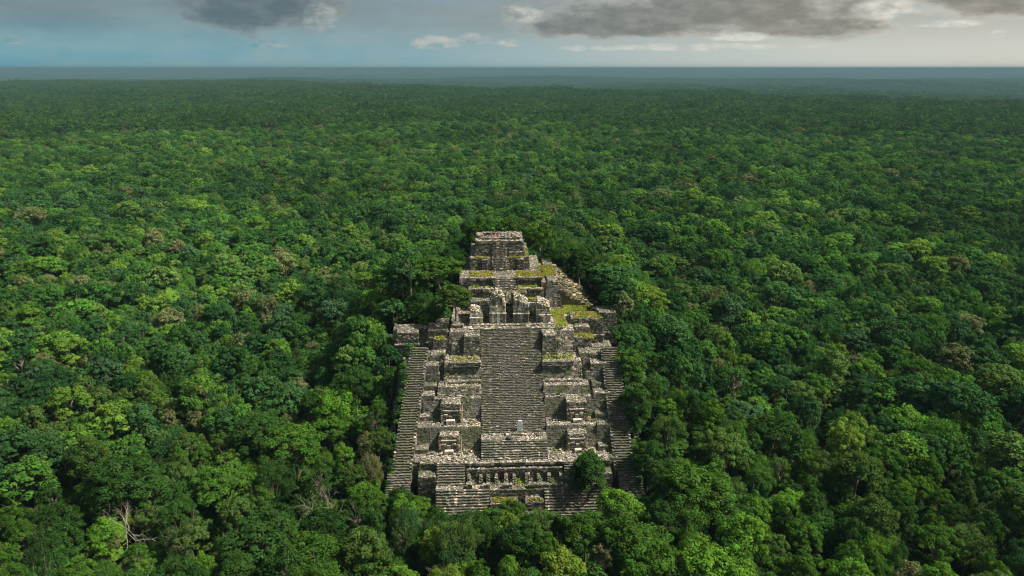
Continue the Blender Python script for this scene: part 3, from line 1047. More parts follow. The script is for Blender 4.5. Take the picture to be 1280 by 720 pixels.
M_GRASS = leaf_mat('dry_grass', 'attr')
YEL = (0.30, 0.33, 0.040)
grass_patch([(6.8, 13.4, 17.5, 20.4, 22.64), (-13.2, -6.6, 17.5, 20.2, 22.64)], 'grass', 'yellow green grass on the ledges either side of the stair head', YEL)
grass_patch([(10.2, 12.8, 25.8, 34.5, 27.1), (12.6, 19.5, 33.5, 44.0, 27.1), (9.3, 12.8, 33.0, 38.0, 27.1)], 'grass', 'bright grass slope right of the pillared temple', (0.30, 0.34, 0.05))
grass_patch(SLOPE_GRASS, 'grass', 'dry grass clumps on the rubble slope right of the upper stage', (0.26, 0.27, 0.05), 0.35, 40)
grass_patch([(-9.5, -3.5, 43.7, 48.4, 33.4), (1.8, 8.2, 43.7, 48.6, 33.4), (8.2, 12.0, 44.5, 54, 33.3)], 'grass', 'yellow grass strip below the summit temple', (0.34, 0.30, 0.05))
grass_patch([(-9.3, -3.4, 40.6, 42.6, 31.5), (2.2, 8.3, 40.6, 42.6, 31.5), (2.4, 8.3, 37.7, 39.6, 29.4), (-9.3, -6.2, 37.7, 39.6, 29.4)], 'grass', 'green grass on the narrow upper stage ledges', (0.26, 0.31, 0.04))
grass_patch([(-8.0, -7.0, -4.3, -2.0, 6.55), (-4.7, -4.0, -4.3, -2.2, 6.55), (-0.1, 1.8, -4.4, -2.0, 6.55), (6.7, 7.8, -4.4, -2.4, 6.55), (-6.3, -5.6, -4.3, -2, 6.55)], 'grass', 'mossy grass on the floors of the roofless rooms', (0.20, 0.24, 0.02), 0.16)
grass_patch([(-4.6, 0.1, -7.8, -5.9, 5.25), (1.8, 5.0, -7.6, -5.9, 5.35)], 'grass', 'ochre grass on the low altar platforms', (0.25, 0.23, 0.04), 0.2)
grass_patch([(-18.6, -15.2, 2.9, 4.0, 9.55), (-10.2, -6.8, 2.9, 4.1, 9.55), (-18.2, -15.0, 7.6, 8.8, 13.55), (6.8, 10.4, 3.0, 4.0, 9.55), (15.0, 18.4, 7.4, 8.8, 13.55)], 'grass', 'dark green grass along the foot of the lower tiers', (0.09, 0.15, 0.018), 0.18)
grass_patch([(-4.6, 3.9, 33.6, 34.9, 32.7), (-6.1, -4.6, 29.5, 33, 27.9), (4.3, 5.9, 29.0, 32.5, 27.9), (-17.2, -14.2, 22.4, 24.6, 25.7), (13.4, 18.2, 22.2, 26.6, 25.7), (14.2, 21.0, 28, 32, 28.3), (-8.0, -4.5, 50.8, 51.9, 36.4), (0.4, 4.4, 50.7, 51.7, 36.4), (4.4, 5.6, 51.5, 60, 36.4)], 'grass', 'yellowish grass tufts among the upper stones', (0.30, 0.29, 0.05), 0.18)

# ------------------------------------------------------------------ stela, fallen stones, posts
st = thing('stela', 'tall pale upright stone slab standing on the central stair landing', 'stela', 1.25, 6.0, 12.1)
s = Stones()
for a, b, w0, w1, d in ((0, 1.0, 0.54, 0.55, 0.24), (1.0, 2.0, 0.55, 0.52, 0.23), (2.0, 2.65, 0.52, 0.36, 0.2)):
    c = np.array([[-w0, -d, a], [w0, -d, a], [w0, d, a], [-w0, d, a], [-w1, -d * 0.95, b], [w1, -d * 0.95, b], [w1, d * 0.95, b], [-w1, d * 0.95, b]], float)
    s.box8(c + np.array([1.25, 6.0, 12.1]), (0.52, 0.55, 0.56))
sb = s.build('slab', st)
sb.data.materials[0] = plain_mat('pale_limestone', (0.78, 0.80, 0.80), 0.9, 0.12, 3.0)
s = Stones()
s.box(0.55, 1.95, 5.55, 6.5, 12.0, 12.25, (0.16, 0.15, 0.14), 0.04)
s.build('base', st)


def boulder(name, label, u, v, z, r, col, cat='stone', group=None, flat=0.7):
    o = thing(name, label, cat, u, v, z, group)
    import bmesh
    bm = bmesh.new()
    bmesh.ops.create_icosphere(bm, subdivisions=2, radius=r)
    for vv in bm.verts:
        k = 1 + 0.25 * mnoise.noise(vv.co * 1.7 + Vector((u, v, z)))
        vv.co = Vector((vv.co.x * k, vv.co.y * k * 0.9, vv.co.z * k * flat + r * flat * 0.8))
    me = bpy.data.meshes.new(name)
    bm.to_mesh(me)
    bm.free()
    at = me.attributes.new('stone_colour', 'FLOAT_COLOR', 'POINT')
    at.data.foreach_set('color', np.tile(np.array([*col, 1], np.float32), len(me.vertices)))
    me.materials.append(M_STONE)
    b = link('body', me, o)
    return o


boulder('boulder', 'dark rounded boulder lying at the edge of the stair landing', -0.95, 3.6, 12.05, 0.62, (0.09, 0.10, 0.10))
boulder('boulder', 'small white stone right of the upright slab', 2.55, 6.1, 12.1, 0.33, (0.60, 0.58, 0.52))
boulder('boulder', 'small pale stone in front of the upright slab', 2.3, 4.9, 12.1, 0.28, (0.55, 0.52, 0.45))


def slab(label, u, v, z, w, h, d):
    o = thing('stone_block', label, 'stone block', u, v, z, 'pale blocks under the mask panels')
    s = Stones()
    s.box(u - w / 2, u + w / 2, v - d / 2, v + d / 2, z - 0.05, z + h * 0.85, (0.52, 0.48, 0.42), 0.03)
    s.box(u - w / 2 + 0.06, u + w / 2 - 0.04, v - d / 2 + 0.05, v + d / 2, z + h * 0.85, z + h, (0.50, 0.45, 0.38), 0.03)
    s.build('block', o)


slab('pale stone block under the upper left mask panel', -12.7, 7.2, 13.55, 1.75, 0.95, 0.8)
slab('pale stone block under the lower left mask panel', -12.9, 2.6, 9.55, 1.75, 0.75, 0.8)
slab('pale stone block under the upper right mask panel', 12.9, 7.1, 13.55, 1.7, 0.7, 0.8)
slab('pale stone block under the lower right mask panel', 12.6, 2.3, 9.55, 1.4, 0.7, 0.8)

M_WOOD = plain_mat('sun_bleached_timber', (0.42, 0.32, 0.18), 0.85, 0.3, 6.0)
for lab, u, v, z, h in (('thin tan wooden post with crossbar beside the upper left mask panel', -10.3, 7.6, 13.55, 4.1), ('thin tan wooden post beside the lower left mask panel', -10.5, 2.9, 9.55, 3.9)):
    o = thing('wooden_post', lab, 'post', u, v, z)
    V = []
    ring = [(math.cos(k * math.pi / 3), math.sin(k * math.pi / 3)) for k in range(6)]
    lean = 0.25
    for zz, rr in ((0, 0.11), (h * 0.5, 0.10), (h, 0.08)):
        V += [(x * rr, y * rr + lean * zz * 0.3, zz) for x, y in ring]
    Fq = [(k + 6 * i, (k + 1) % 6 + 6 * i, (k + 1) % 6 + 6 * (i + 1), k + 6 * (i + 1)) for i in range(2) for k in range(6)]
    link('pole', np_mesh('pole', np.array(V), np.array(Fq), M_WOOD, None, True), o)
    if 'crossbar' in lab:
        V = []
        for xx in (-0.7, 0.45):
            V += [(xx, y * 0.07 + lean * 2.8 * 0.3 - 0.14, 2.8 + x * 0.07) for x, y in ring]
        Fq = [(k, (k + 1) % 6, (k + 1) % 6 + 6, k + 6) for k in range(6)]
        link('crossbar', np_mesh('crossbar', np.array(V), np.array(Fq), M_WOOD, None, True), o)


# ------------------------------------------------------------------ people resting on the summit
def skin_mesh(name, verts, edges, radii, mat, parent, sub=1):
    me = bpy.data.meshes.new(name)
    me.from_pydata(verts, edges, [])
    o = link(name, me, parent)
    sk = o.modifiers.new('skin', 'SKIN')
    sk.use_smooth_shade = True
    for d, r in zip(me.skin_vertices[0].data, radii):
        d.radius = (r, r)
    me.skin_vertices[0].data[0].use_root = True
    ss = o.modifiers.new('sub', 'SUBSURF')
    ss.levels = ss.render_levels = sub
    me.materials.append(mat)
    return o


M_SKIN = plain_mat('skin', (0.42, 0.25, 0.17), 0.6, 0.1)
M_HAIR = plain_mat('dark_hair', (0.03, 0.02, 0.015), 0.6, 0.2)


def seated_person(label, u, v, z, rz, shirt, trousers):
    o = thing('person', label, 'person', u, v, z, 'people resting on the summit', rz)
    P = [(0, 0, .47), (0, .02, .75), (0, .0, .98), (0, -.02, 1.08), (0, -.03, 1.2), (0, -.04, 1.30),
         (-.19, 0, .96), (-.25, -.06, .70), (-.14, -.30, .62), (-.10, -.40, .60),
         (.19, 0, .96), (.25, -.06, .70), (.14, -.30, .62), (.10, -.40, .60),
         (-.10, -.05, .45), (-.13, -.47, .48), (-.12, -.50, .08), (-.12, -.66, .04),
         (.10, -.05, .45), (.13, -.47, .48), (.12, -.50, .08), (.12, -.66, .04)]
    E = [(0, 1), (1, 2), (2, 3), (3, 4), (4, 5), (2, 6), (6, 7), (7, 8), (8, 9), (2, 10), (10, 11), (11, 12), (12, 13),
         (0, 14), (14, 15), (15, 16), (16, 17), (0, 18), (18, 19), (19, 20), (20, 21)]
    r = [.14, .14, .13, .06, .10, .07, .06, .05, .035, .03, .06, .05, .035, .03, .09, .07, .045, .04, .09, .07, .045, .04]
    skin_mesh('body', P, E, r, M_SKIN, o)
    ms = plain_mat('shirt', shirt, 0.9, 0.15)
    mt = plain_mat('trousers', trousers, 0.9, 0.15)
    skin_mesh('shirt', [P[0], P[1], P[2], P[6], P[7], P[10], P[11]], [(0, 1), (1, 2), (2, 3), (3, 4), (2, 5), (5, 6)], [.165, .165, .155, .08, .065, .08, .065], ms, o)
    skin_mesh('trousers', [P[0], P[14], P[15], (-.125, -.49, .2), P[18], P[19], (.125, -.49, .2)], [(0, 1), (1, 2), (2, 3), (0, 4), (4, 5), (5, 6)], [.15, .11, .085, .06, .11, .085, .06], mt, o)
    skin_mesh('hair', [(0, .015, 1.2), (0, 0, 1.30), (0, -.03, 1.36)], [(0, 1), (1, 2)], [.10, .105, .06], M_HAIR, o)


for lab, u, v, shirt, tr, rz in (
        ('seated person in dark red shirt, leftmost of the group on the summit', -3.9, 57.2, (0.28, 0.05, 0.05), (0.05, 0.05, 0.07), 0.2),
        ('seated person in pale pink shirt on the summit', -2.9, 57.0, (0.75, 0.42, 0.40), (0.25, 0.10, 0.10), -0.1),
        ('seated person in salmon shirt beside the pale pink one', -2.0, 57.3, (0.70, 0.33, 0.28), (0.20, 0.07, 0.07), 0.1),
        ('seated person in light blue shirt on the summit', -0.4, 57.1, (0.20, 0.35, 0.50), (0.06, 0.08, 0.14), 0.0),
        ('seated person in navy clothes right of the light blue one', 0.45, 57.4, (0.06, 0.09, 0.16), (0.05, 0.05, 0.06), -0.3),
        ('seated person in maroon shirt, rightmost of the group on the summit', 1.4, 57.2, (0.20, 0.03, 0.05), (0.06, 0.05, 0.05), -0.2)):
    seated_person(lab, u, v, 40.0, rz, shirt, tr)
bench = thing('stone_bench', 'low stone bench under the people on the summit', 'bench', -1.2, 57.4, 39.9)
wall_block('seat', bench, -5.0, 2.4, 57.1, 57.9, 39.8, 40.40, 0, 0, 0.7, 0.8, sw=0.7, sh=0.4)


# ------------------------------------------------------------------ trees
def tube(path, radii, seg=5):
    """tapered tube along a path of points"""
    path = [np.asarray(p, float) for p in path]
    V = []
    for i, p in enumerate(path):
        d = path[min(i + 1, len(path) - 1)] - path[max(i - 1, 0)]
        d = d / (np.linalg.norm(d) + 1e-9)
        a = np.cross(d, [0.31, 0.95, 0.1])
        a /= np.linalg.norm(a) + 1e-9
        b = np.cross(d, a)
        for k in range(seg):
            t = 2 * math.pi * k / seg
            V.append(p + radii[i] * (a * math.cos(t) + b * math.sin(t)))
    Fq = [(k + seg * i, (k + 1) % seg + seg * i, (k + 1) % seg + seg * (i + 1), k + seg * (i + 1)) for i in range(len(path) - 1) for k in range(seg)]
    return np.array(V), np.array(Fq)


def merge(parts):
    V, Fq, n = [], [], 0
    for v, f in parts:
        V.append(v)
        Fq.append(f + n)
        n += len(v)
    return np.concatenate(V), np.concatenate(Fq)


def crown_arrays(r, centre, RX, RZ, nclump, nleaf, leaf, crad, droop=0.0, hollow=0.5):
    """leaf quads in clumps spread through a domed crown; returns V(n*4,3), tint(n*4,3), clump centres"""
    u = r.normal(size=(nclump, 3))
    u /= np.linalg.norm(u, axis=1, keepdims=True)
    u[:, 2] = np.where(u[:, 2] < -0.6, -u[:, 2] * 0.8, u[:, 2])
    rad = hollow + (1 - hollow) * r.random((nclump, 1)) ** 0.5
    # lobes: a few sectors of the crown reach further out
    lob = 1 + 0.15 * np.sin(np.arctan2(u[:, 1], u[:, 0]) * r.integers(2, 5) + r.uniform(0, 6)) + r.normal(0, 0.08, nclump)
    cc = u * rad * np.array([RX, RX, RZ]) * lob[:, None] + centre
    cr = crad * r.uniform(0.6, 1.35, nclump)
    n = nclump * nleaf
    ci = np.repeat(np.arange(nclump), nleaf)
    d = r.normal(size=(n, 3))
    d /= np.linalg.norm(d, axis=1, keepdims=True)
    d[:, 2] = np.where(d[:, 2] < -0.15, -d[:, 2], d[:, 2])
    rr = r.uniform(0.72, 1.06, (n, 1))
    pos = cc[ci] + d * rr * cr[ci][:, None] * np.array([1.0, 1.0, 0.72])
    pos[:, 2] -= droop * r.random(n) * 1.2
    nr = d * 1.0 + np.array([0, 0, 0.35]) + r.normal(0, 0.38, (n, 3))
    nr /= np.linalg.norm(nr, axis=1, keepdims=True)
    a = np.cross(nr, r.normal(size=(n, 3)))
    a /= np.linalg.norm(a, axis=1, keepdims=True) + 1e-9
    b = np.cross(nr, a)
    sz = leaf * r.uniform(0.6, 1.35, (n, 1))
    a *= sz * 0.5
    b *= sz * 0.36
    bend = nr * sz * 0.12
    V = np.stack([pos - a + bend, pos - b, pos + a + bend, pos + b], 1).reshape(-1, 3)
    t = (r.uniform(0.78, 1.25, nclump)[ci] * r.uniform(0.75, 1.3, n))[:, None] * np.ones((1, 3))
    t[:, 0] *= r.uniform(0.82, 1.15, nclump)[ci]
    return V, np.repeat(t, 4, 0), cc


def trunk_arrays(r, cc, height, base_r, nlimb, twigs=0):
    top = np.array([r.normal(0, 0.4), r.normal(0, 0.4), height])
    mid = np.array([r.normal(0, 0.3), r.normal(0, 0.3), height * 0.5])
    parts = [tube([(0, 0, -1.0), (0, 0, 0.4), mid, top], [base_r * 1.5, base_r, base_r * 0.8, base_r * 0.45], 7)]
    for i in range(nlimb):
        e = cc[r.integers(len(cc))]
        st_ = mid + (top - mid) * r.uniform(0.2, 1.0)
        k = (st_ + e) / 2 + np.array([r.normal(0, 0.3), r.normal(0, 0.3), 0.5])
        parts.append(tube([st_, k, e + np.array([0, 0, 0.3])], [base_r * 0.42, base_r * 0.3, base_r * 0.1], 5))
        for _ in range(twigs):
            e2 = e + r.normal(0, 0.9, 3) + np.array([0, 0, 0.6])
            parts.append(tube([k * 0.5 + e * 0.5, e2], [base_r * 0.16, base_r * 0.05], 4))
    return merge(parts)


# kinds: (crown half width, crown half height, trunk height to crown centre, clumps, leaves, leaf size, clump radius, droop, hollow, limbs, twigs)
KINDS = {
    'domed': (3.5, 3.2, 9.8, 100, 82, 0.33, 0.82, 0.0, 0.74, 14, 0),
    'tall': (2.8, 4.2, 9.4, 96, 82, 0.33, 0.80, 0.1, 0.72, 14, 0),
    'spreading': (4.3, 2.6, 10.6, 112, 82, 0.34, 0.84, 0.0, 0.74, 16, 0),
    'open': (3.4, 3.2, 10.0, 48, 70, 0.28, 0.78, 0.1, 0.66, 26, 2),
    'feathery': (3.3, 3.4, 9.6, 92, 105, 0.22, 0.80, 0.7, 0.62, 16, 1),
}
NEAR = {}
seed = 100
for kn, k in KINDS.items():
    NEAR[kn] = []
    for i in range(3):
        seed += 1
        r = np.random.default_rng(seed)
        V, T, cc = crown_arrays(r, np.array([0, 0, k[2]]), k[0], k[1], k[3], k[4], k[5], k[6], k[7], k[8])
        cme = np_mesh('crown_' + kn, V, np.arange(len(V)).reshape(-1, 4), M_LEAF, {'leaf_tint': T})
        tv, tf = trunk_arrays(r, cc, k[2] + 0.5, 0.26, k[9], k[10])
        tme = np_mesh('trunk_' + kn, tv, tf, M_BARK, None, True)
        NEAR[kn].append((cme, tme, k))
def bare_branches(r, h):
    parts = []

    def grow(p, d, ln, rad, lev):
        d = d / np.linalg.norm(d)
        q = p + d * ln * 0.5 + r.normal(0, 0.06 * ln, 3)
        e = q + (d + r.normal(0, 0.22, 3) + np.array([0, 0, 0.08])) * ln * 0.5
        parts.append(tube([p, q, e], [rad, rad * 0.85, rad * 0.62], 5 if lev < 2 else 4))
        if lev < 6:
            for _ in range(2 if r.random() < 0.6 or lev > 3 else 3):
                grow(e, d + r.normal(0, 0.55, 3), ln * r.uniform(0.6, 0.82), rad * 0.66, lev + 1)
    grow(np.array([0, 0, -1.0]), np.array([0, 0, 1.0]), h * 0.46, 0.17, 0)
    return merge(parts)


BARE = []
for i in range(3):
    r = np.random.default_rng(900 + i)
    tv, tf = bare_branches(r, 11.5)
    V, T, _ = crown_arrays(r, np.array([0, 0, 8.0]), 2.6, 2.0, 10, 30, 0.26, 0.8)
    BARE.append((np_mesh('crown_bare', V, np.arange(len(V)).reshape(-1, 4), M_LEAF, {'leaf_tint': T}), np_mesh('trunk_bare', tv, tf, M_DEAD, None, True), None))

TREE_COLS = {
    'deep green': (0.030, 0.074, 0.012), 'green': (0.050, 0.115, 0.013), 'bright green': (0.085, 0.190, 0.016), 'olive green': (0.062, 0.118, 0.020),
    'blue green': (0.032, 0.084, 0.022), 'tan green': (0.125, 0.140, 0.045), 'lime green': (0.13, 0.21, 0.022)}
TREE_COLS = {k: (c[0] * 0.86, c[1] * 0.84, c[2] * 1.05) for k, c in TREE_COLS.items()}


def put_tree(name, me_pair, x, y, z, scale, rot, col, label, cat='tree', group=None, sz=None):
    o = bpy.data.objects.new(name, None)
    COL.objects.link(o)
    o.empty_display_size = 0.5
    o.location = (x, y, z)
    o.rotation_euler = (0, 0, rot)
    o.scale = (scale, scale, sz or scale)
    tag(o, label, cat, group)
    c = bpy.data.objects.new('crown', me_pair[0])
    t = bpy.data.objects.new('trunk', me_pair[1])
    for q in (c, t):
        COL.objects.link(q)
        q.parent = o
    c.color = (*col, 1)
    return o


# outline of the ruins in the picture plane of the plan: no tree in front may grow over it
CLEAR = np.array([(583, 296), (602, 292), (662, 292), (676, 325), (702, 348), (720, 372), (762, 388), (748, 440), (756, 480), (764, 575), (760, 580), (757, 606),
                  (733, 640), (690, 640), (668, 622), (600, 622), (572, 634), (545, 626), (520, 600), (496, 592), (498, 570), (507, 530), (515, 470), (514, 440),
                  (492, 424), (489, 406), (540, 402), (583, 404), (590, 380), (578, 345)], float)


def inside(px, py):
    n = len(CLEAR)
    c = False
    j = n - 1
    for i in range(n):
        xi, yi = CLEAR[i]
        xj, yj = CLEAR[j]
        if (yi > py) != (yj > py) and px < (xj - xi) * (py - yi) / (yj - yi) + xi:
            c = not c
        j = i
    return c


FOOT = [(-24.0, 23.6, -2.0, 29.5), (-16, 16, -11.5, 0), (-14, 13.5, 28, 68), (12, 23.0, 28, 58), (-25.5, 25.5, -7.5, 0)]


def on_ruins(u, v, m):
    return any(a - m < u < b + m and c - m < v < d + m for a, b, c, d in FOOT)


def hides_ruins(x, y, z, rx, h, rz, v, u):
    """would the crown stand between the camera and the visible ruins?"""
    if v > 40 or abs(u) > 60:
        return False
    for fx, fz in ((0, 1), (-0.75, 0.6), (0.75, 0.6), (-1, 0), (1, 0), (0, 0), (-0.6, -0.7), (0.6, -0.7)):
        a, b, _ = proj(x + fx * rx, y, z + h + fz * rz)
        if inside(a, b):
            return True
    return False


# --- trees that can be singled out in the photograph
TREES_SPECIAL = []


def special(kind, i, u, v, height, width, colname, label, rot=0.0, z=None, name='jungle_tree'):
    x, y, _ = to_world(u, v)
    if z is None:
        z = float(terrain(x, y)) - 0.3
    if kind == 'bare':
        mp = BARE[i]
        s, szz = width / 5.6, height / 12.4
    else:
        mp = NEAR[kind][i]
        k = mp[2]
        s = width / (2 * k[0] + 1.6)
        szz = height / (k[2] + k[1] + 0.9)
    put_tree(name, mp, x, y, z, s, rot, TREE_COLS[colname], label, 'tree', None, szz)
    TREES_SPECIAL.append((x, y, width / 2))


special('tall', 0, 13.5, -5.0, 13.4, 8.0, 'deep green', 'dark rounded tree standing in front of the right end of the plaza', 0.4, 0.6)
special('domed', 1, -12.2, 29.0, 9.8, 8.2, 'olive green', 'light green tree with pale trunk on the platform left of the four piers', 1.2, 26.6)
special('spreading', 0, -17.5, 43.0, 13.5, 13.0, 'green', 'broad tree rising left of the summit temple', 2.0)
special('domed', 2, -13.8, 52.0, 13.5, 8.0, 'deep green', 'dark tree close against the left side of the summit temple', 0.3)
special('domed', 0, 28.0, 54.0, 12.5, 10.5, 'bright green', 'bright green tree right of the grassy slope', 0.9)
special('tall', 1, 19.5, 57.0, 11.5, 8.5, 'deep green', 'dark tree behind the rubble slope right of the summit temple', 2.2)
special('spreading', 1, 36.0, 51.0, 15.0, 12.0, 'lime green', 'lime green tree outermost beside the grassy slope', 0.1)
special('domed', 0, -7.5, 71.0, 19.0, 10.0, 'green', 'tree rising close behind the left half of the summit temple', 0.6)
special('spreading', 2, 1.5, 73.0, 19.5, 10.0, 'olive green', 'tree with pale limbs rising behind the middle of the summit', 1.6)
special('domed', 2, 10.0, 70.0, 17.5, 9.5, 'bright green', 'bright tree close behind the right corner of the summit temple', 2.4)
special('feathery', 0, -27.5, -2.5, 11.0, 6.5, 'tan green', 'yellowish drooping tree beside the foot of the left side staircase', 0.7)
special('bare', 0, -33.5, -16.5, 10.5, 4.6, 'tan green', 'bare grey tree with bleached branches left of the pyramid base', 0.0)
special('bare', 1, -64.0, -22.0, 12.5, 4.6, 'tan green', 'half bare pale tree in the lower left of the jungle', 0.8)
special('open', 0, -52.0, -24.0, 14.5, 7.0, 'olive green', 'open crowned tree with white forked limbs in the lower left', 0.3)
special('feathery', 1, 4.3, -17.0, 9.3, 8.2, 'olive green', 'feathery brownish tree right below the entrance slot', 0.5)
special('domed', 2, -4.5, -16.5, 9.6, 7.5, 'green', 'rounded green tree left below the entrance slot', 2.6)
special('domed', 0, 5.6, -34.0, 14.5, 8.4, 'lime green', 'vivid lime green tree at the bottom centre of the photograph', 2.9)
special('feathery', 2, -11.5, -34.5, 14.0, 6.8, 'lime green', 'yellow green tree at the bottom left of centre', 1.9)
special('domed', 1, 17.5, -16.0, 12.5, 8.5, 'bright green', 'light green tree below the right entrance stair', 1.1)
special('feathery', 1, 30.5, 4.0, 13.0, 8.0, 'olive green', 'pale green tree with hanging vines right of the right side staircase', 0.2)
special('tall', 2, 25.0, 8.0, 14.0, 8.0, 'deep green', 'tall dark tree shading the right side staircase at half height', 0.5)
special('domed', 0, 25.2, 17.5, 11.5, 8.0, 'green', 'dense tree overhanging the upper end of the right side staircase', 1.5)
special('tall', 0, 25.6, -2.0, 12.5, 7.5, 'deep green', 'dark tree beside the foot of the right side staircase', 2.5)
special('open', 2, -62.0, 20.0, 15.0, 7.5, 'bright green', 'open crowned bright tree far left of the side staircase', 0.2)

# --- the canopy: jittered hexagonal planting over the plateau
def planting(spacing, r0, r1, half_angle, seed):
    r = np.random.default_rng(seed)
    xs = np.arange(-r1, r1, spacing)
    ys = np.arange(-60, r1, spacing * 0.87)
    X, Y = np.meshgrid(xs, ys)
    X = X + (np.arange(len(ys)) % 2)[:, None] * spacing / 2
    X = (X + r.uniform(-0.38, 0.38, X.shape) * spacing).ravel()
    Y = (Y + r.uniform(-0.38, 0.38, Y.shape) * spacing).ravel()
    d = np.hypot(X, Y)
    k = (d > r0) & (d < r1) & (np.abs(np.arctan2(X, Y)) < half_angle)
    return X[k], Y[k]


MID_R = 620.0
X, Y = planting(5.1, 38.0, 330.0, R(62), 21)
Z = terrain(X, Y)
pr = np.random.default_rng(5)
kinds = list(KINDS)
kp = np.array([0.36, 0.18, 0.20, 0.10, 0.16])
cols = list(TREE_COLS)
cpw = np.array([0.29, 0.38, 0.16, 0.11, 0.03, 0.015, 0.015])
cand = []
for x, y, z in zip(X, Y, Z):
    u, v = to_local(x, y)
    if on_ruins(u, v, 1.2):
        continue
    if any((x - a) ** 2 + (y - b) ** 2 < (0.72 * c + 1.4) ** 2 for a, b, c in TREES_SPECIAL):
        continue
    kn = kinds[pr.choice(5, p=kp)]
    s = pr.uniform(0.9, 1.28) if pr.random() < 0.18 else pr.uniform(0.46, 0.82)
    k = KINDS[kn]
    sz = (0.76 + 0.38 * (s - 0.46) / 0.7) * pr.uniform(0.85, 1.14)
    near_ruin = on_ruins(u, v, 9) 
    if near_ruin:
        sz *= 0.86
    ok = True
    for _ in range(4):
        if not hides_ruins(x, y, z, (k[0] + 0.8) * s, k[2] * sz, (k[1] + 0.7) * sz, v, u):
            break
        s *= 0.86
        sz *= 0.80
    else:
        ok = False
    if not ok:
        continue
    cand.append((float(np.hypot(x, y)), x, y, z, kn, int(pr.integers(3)), s, sz, cols[pr.choice(7, p=cpw)], pr.uniform(0, 6.28), u, v))
cand.sort(key=lambda t: t[0])
vis, rest = [], []
for t in cand:
    px, py, sc = proj(t[1], t[2], t[3] + 11.5 * t[7])
    mgn = 4.0 * sc
    if -mgn < px < 1280 + mgn and py < 720 + mgn * 0.9 and len(vis) < 282:
        vis.append(t)
    else:
        rest.append(t)

FORM = {'domed': 'domed tree', 'tall': 'tall crowned tree', 'spreading': 'broad spreading tree', 'open': 'thin crowned tree', 'feathery': 'drooping fine leaved tree'}
COLS_TXT = ['at the left border', 'far left', 'well left of pyramid', 'just left of pyramid', 'below pyramid', 'just right of pyramid', 'well right of pyramid', 'far right', 'at the right border']
ROWS_TXT = ['in bottom row', 'low in jungle', 'below mid height', 'at mid height']
labelled = {}
for t in vis:
    px, py, _ = proj(t[1], t[2], t[3] + 10.0 * t[7])
    ci = int(np.searchsorted([110, 230, 360, 510, 750, 900, 1040, 1170], px))
    ri = 0 if py > 655 else 1 if py > 585 else 2 if py > 520 else 3
    labelled.setdefault('%s %s %s, %s' % (t[8], FORM[t[4]], ROWS_TXT[ri], COLS_TXT[ci]), []).append((px, t))
ORD = ['', '', ('left of two: ', 'right of two: '), ('left of three: ', 'middle of three: ', 'right of three: ')]
for lab0, lst in labelled.items():
    lst.sort(key=lambda q: q[0])
    for qi, (px, t) in enumerate(lst):
        d, x, y, z, kn, vi, s, sz, cn, rot, u, v = t
        lab = lab0
        if len(lst) in (2, 3):
            lab = ORD[len(lst)][qi] + lab0
        elif len(lst) > 3:
            lab = ['first', 'second', 'third', 'fourth', 'fifth', 'sixth', 'seventh', 'eighth'][min(qi, 7)] + ' from left: ' + lab0
        base = TREE_COLS[cn]
        j = pr.uniform(0.85, 1.18)
        put_tree('jungle_tree', NEAR[kn][vi], x, y, z - 0.3, s, rot, tuple(c * j for c in base), lab, 'tree', 'jungle trees around the pyramid', sz)

# --- everything farther: one mass of canopy, instanced by geometry nodes
def gn_scatter(name, label, pts, rots, scales, idx, sources):
    """pts (n,3), a mesh of points instancing the source meshes"""
    srccol = bpy.data.collections.new(name + '_sources')
    for i, me in enumerate(sources):
        o = bpy.data.objects.new('%s_%02d' % (name, i), me)
        srccol.objects.link(o)
    me = bpy.data.meshes.new(name)
    me.vertices.add(len(pts))
    me.vertices.foreach_set('co', np.asarray(pts, np.float32).ravel())
    a = me.attributes.new('rot', 'FLOAT_VECTOR', 'POINT')
    a.data.foreach_set('vector', np.stack([np.zeros(len(rots)), np.zeros(len(rots)), rots], -1).astype(np.float32).ravel())
    a = me.attributes.new('scl', 'FLOAT_VECTOR', 'POINT')
    a.data.foreach_set('vector', np.asarray(scales, np.float32).ravel())
    a = me.attributes.new('pick', 'INT', 'POINT')
    a.data.foreach_set('value', np.asarray(idx, np.int32))
    o = link(name, me)
    tag(o, label, 'forest', None, 'stuff')
    ng = bpy.data.node_groups.new(name, 'GeometryNodeTree')
    ng.interface.new_socket('Geometry', in_out='INPUT', socket_type='NodeSocketGeometry')
    ng.interface.new_socket('Geometry', in_out='OUTPUT', socket_type='NodeSocketGeometry')
    N, L = ng.nodes, ng.links
    gi = N.new('NodeGroupInput')
    go = N.new('NodeGroupOutput')
    ip = N.new('GeometryNodeInstanceOnPoints')
    ci = N.new('GeometryNodeCollectionInfo')
    ci.inputs['Collection'].default_value = srccol
    ci.inputs['Separate Children'].default_value = True
    ci.inputs['Reset Children'].default_value = True
    L.new(gi.outputs[0], ip.inputs['Points'])
    L.new(ci.outputs[0], ip.inputs['Instance'])
    ip.inputs['Pick Instance'].default_value = True

    def named(nm, ty):
        q = N.new('GeometryNodeInputNamedAttribute')
        q.data_type = ty
        q.inputs['Name'].default_value = nm
        return q.outputs['Attribute']
    L.new(named('pick', 'INT'), ip.inputs['Instance Index'])
    e2r = N.new('FunctionNodeEulerToRotation')
    L.new(named('rot', 'FLOAT_VECTOR'), e2r.inputs[0])
    L.new(e2r.outputs[0], ip.inputs['Rotation'])
    L.new(named('scl', 'FLOAT_VECTOR'), ip.inputs['Scale'])
    L.new(ip.outputs[0], go.inputs[0])
    md = o.modifiers.new('scatter', 'NODES')
    md.node_group = ng
    return o


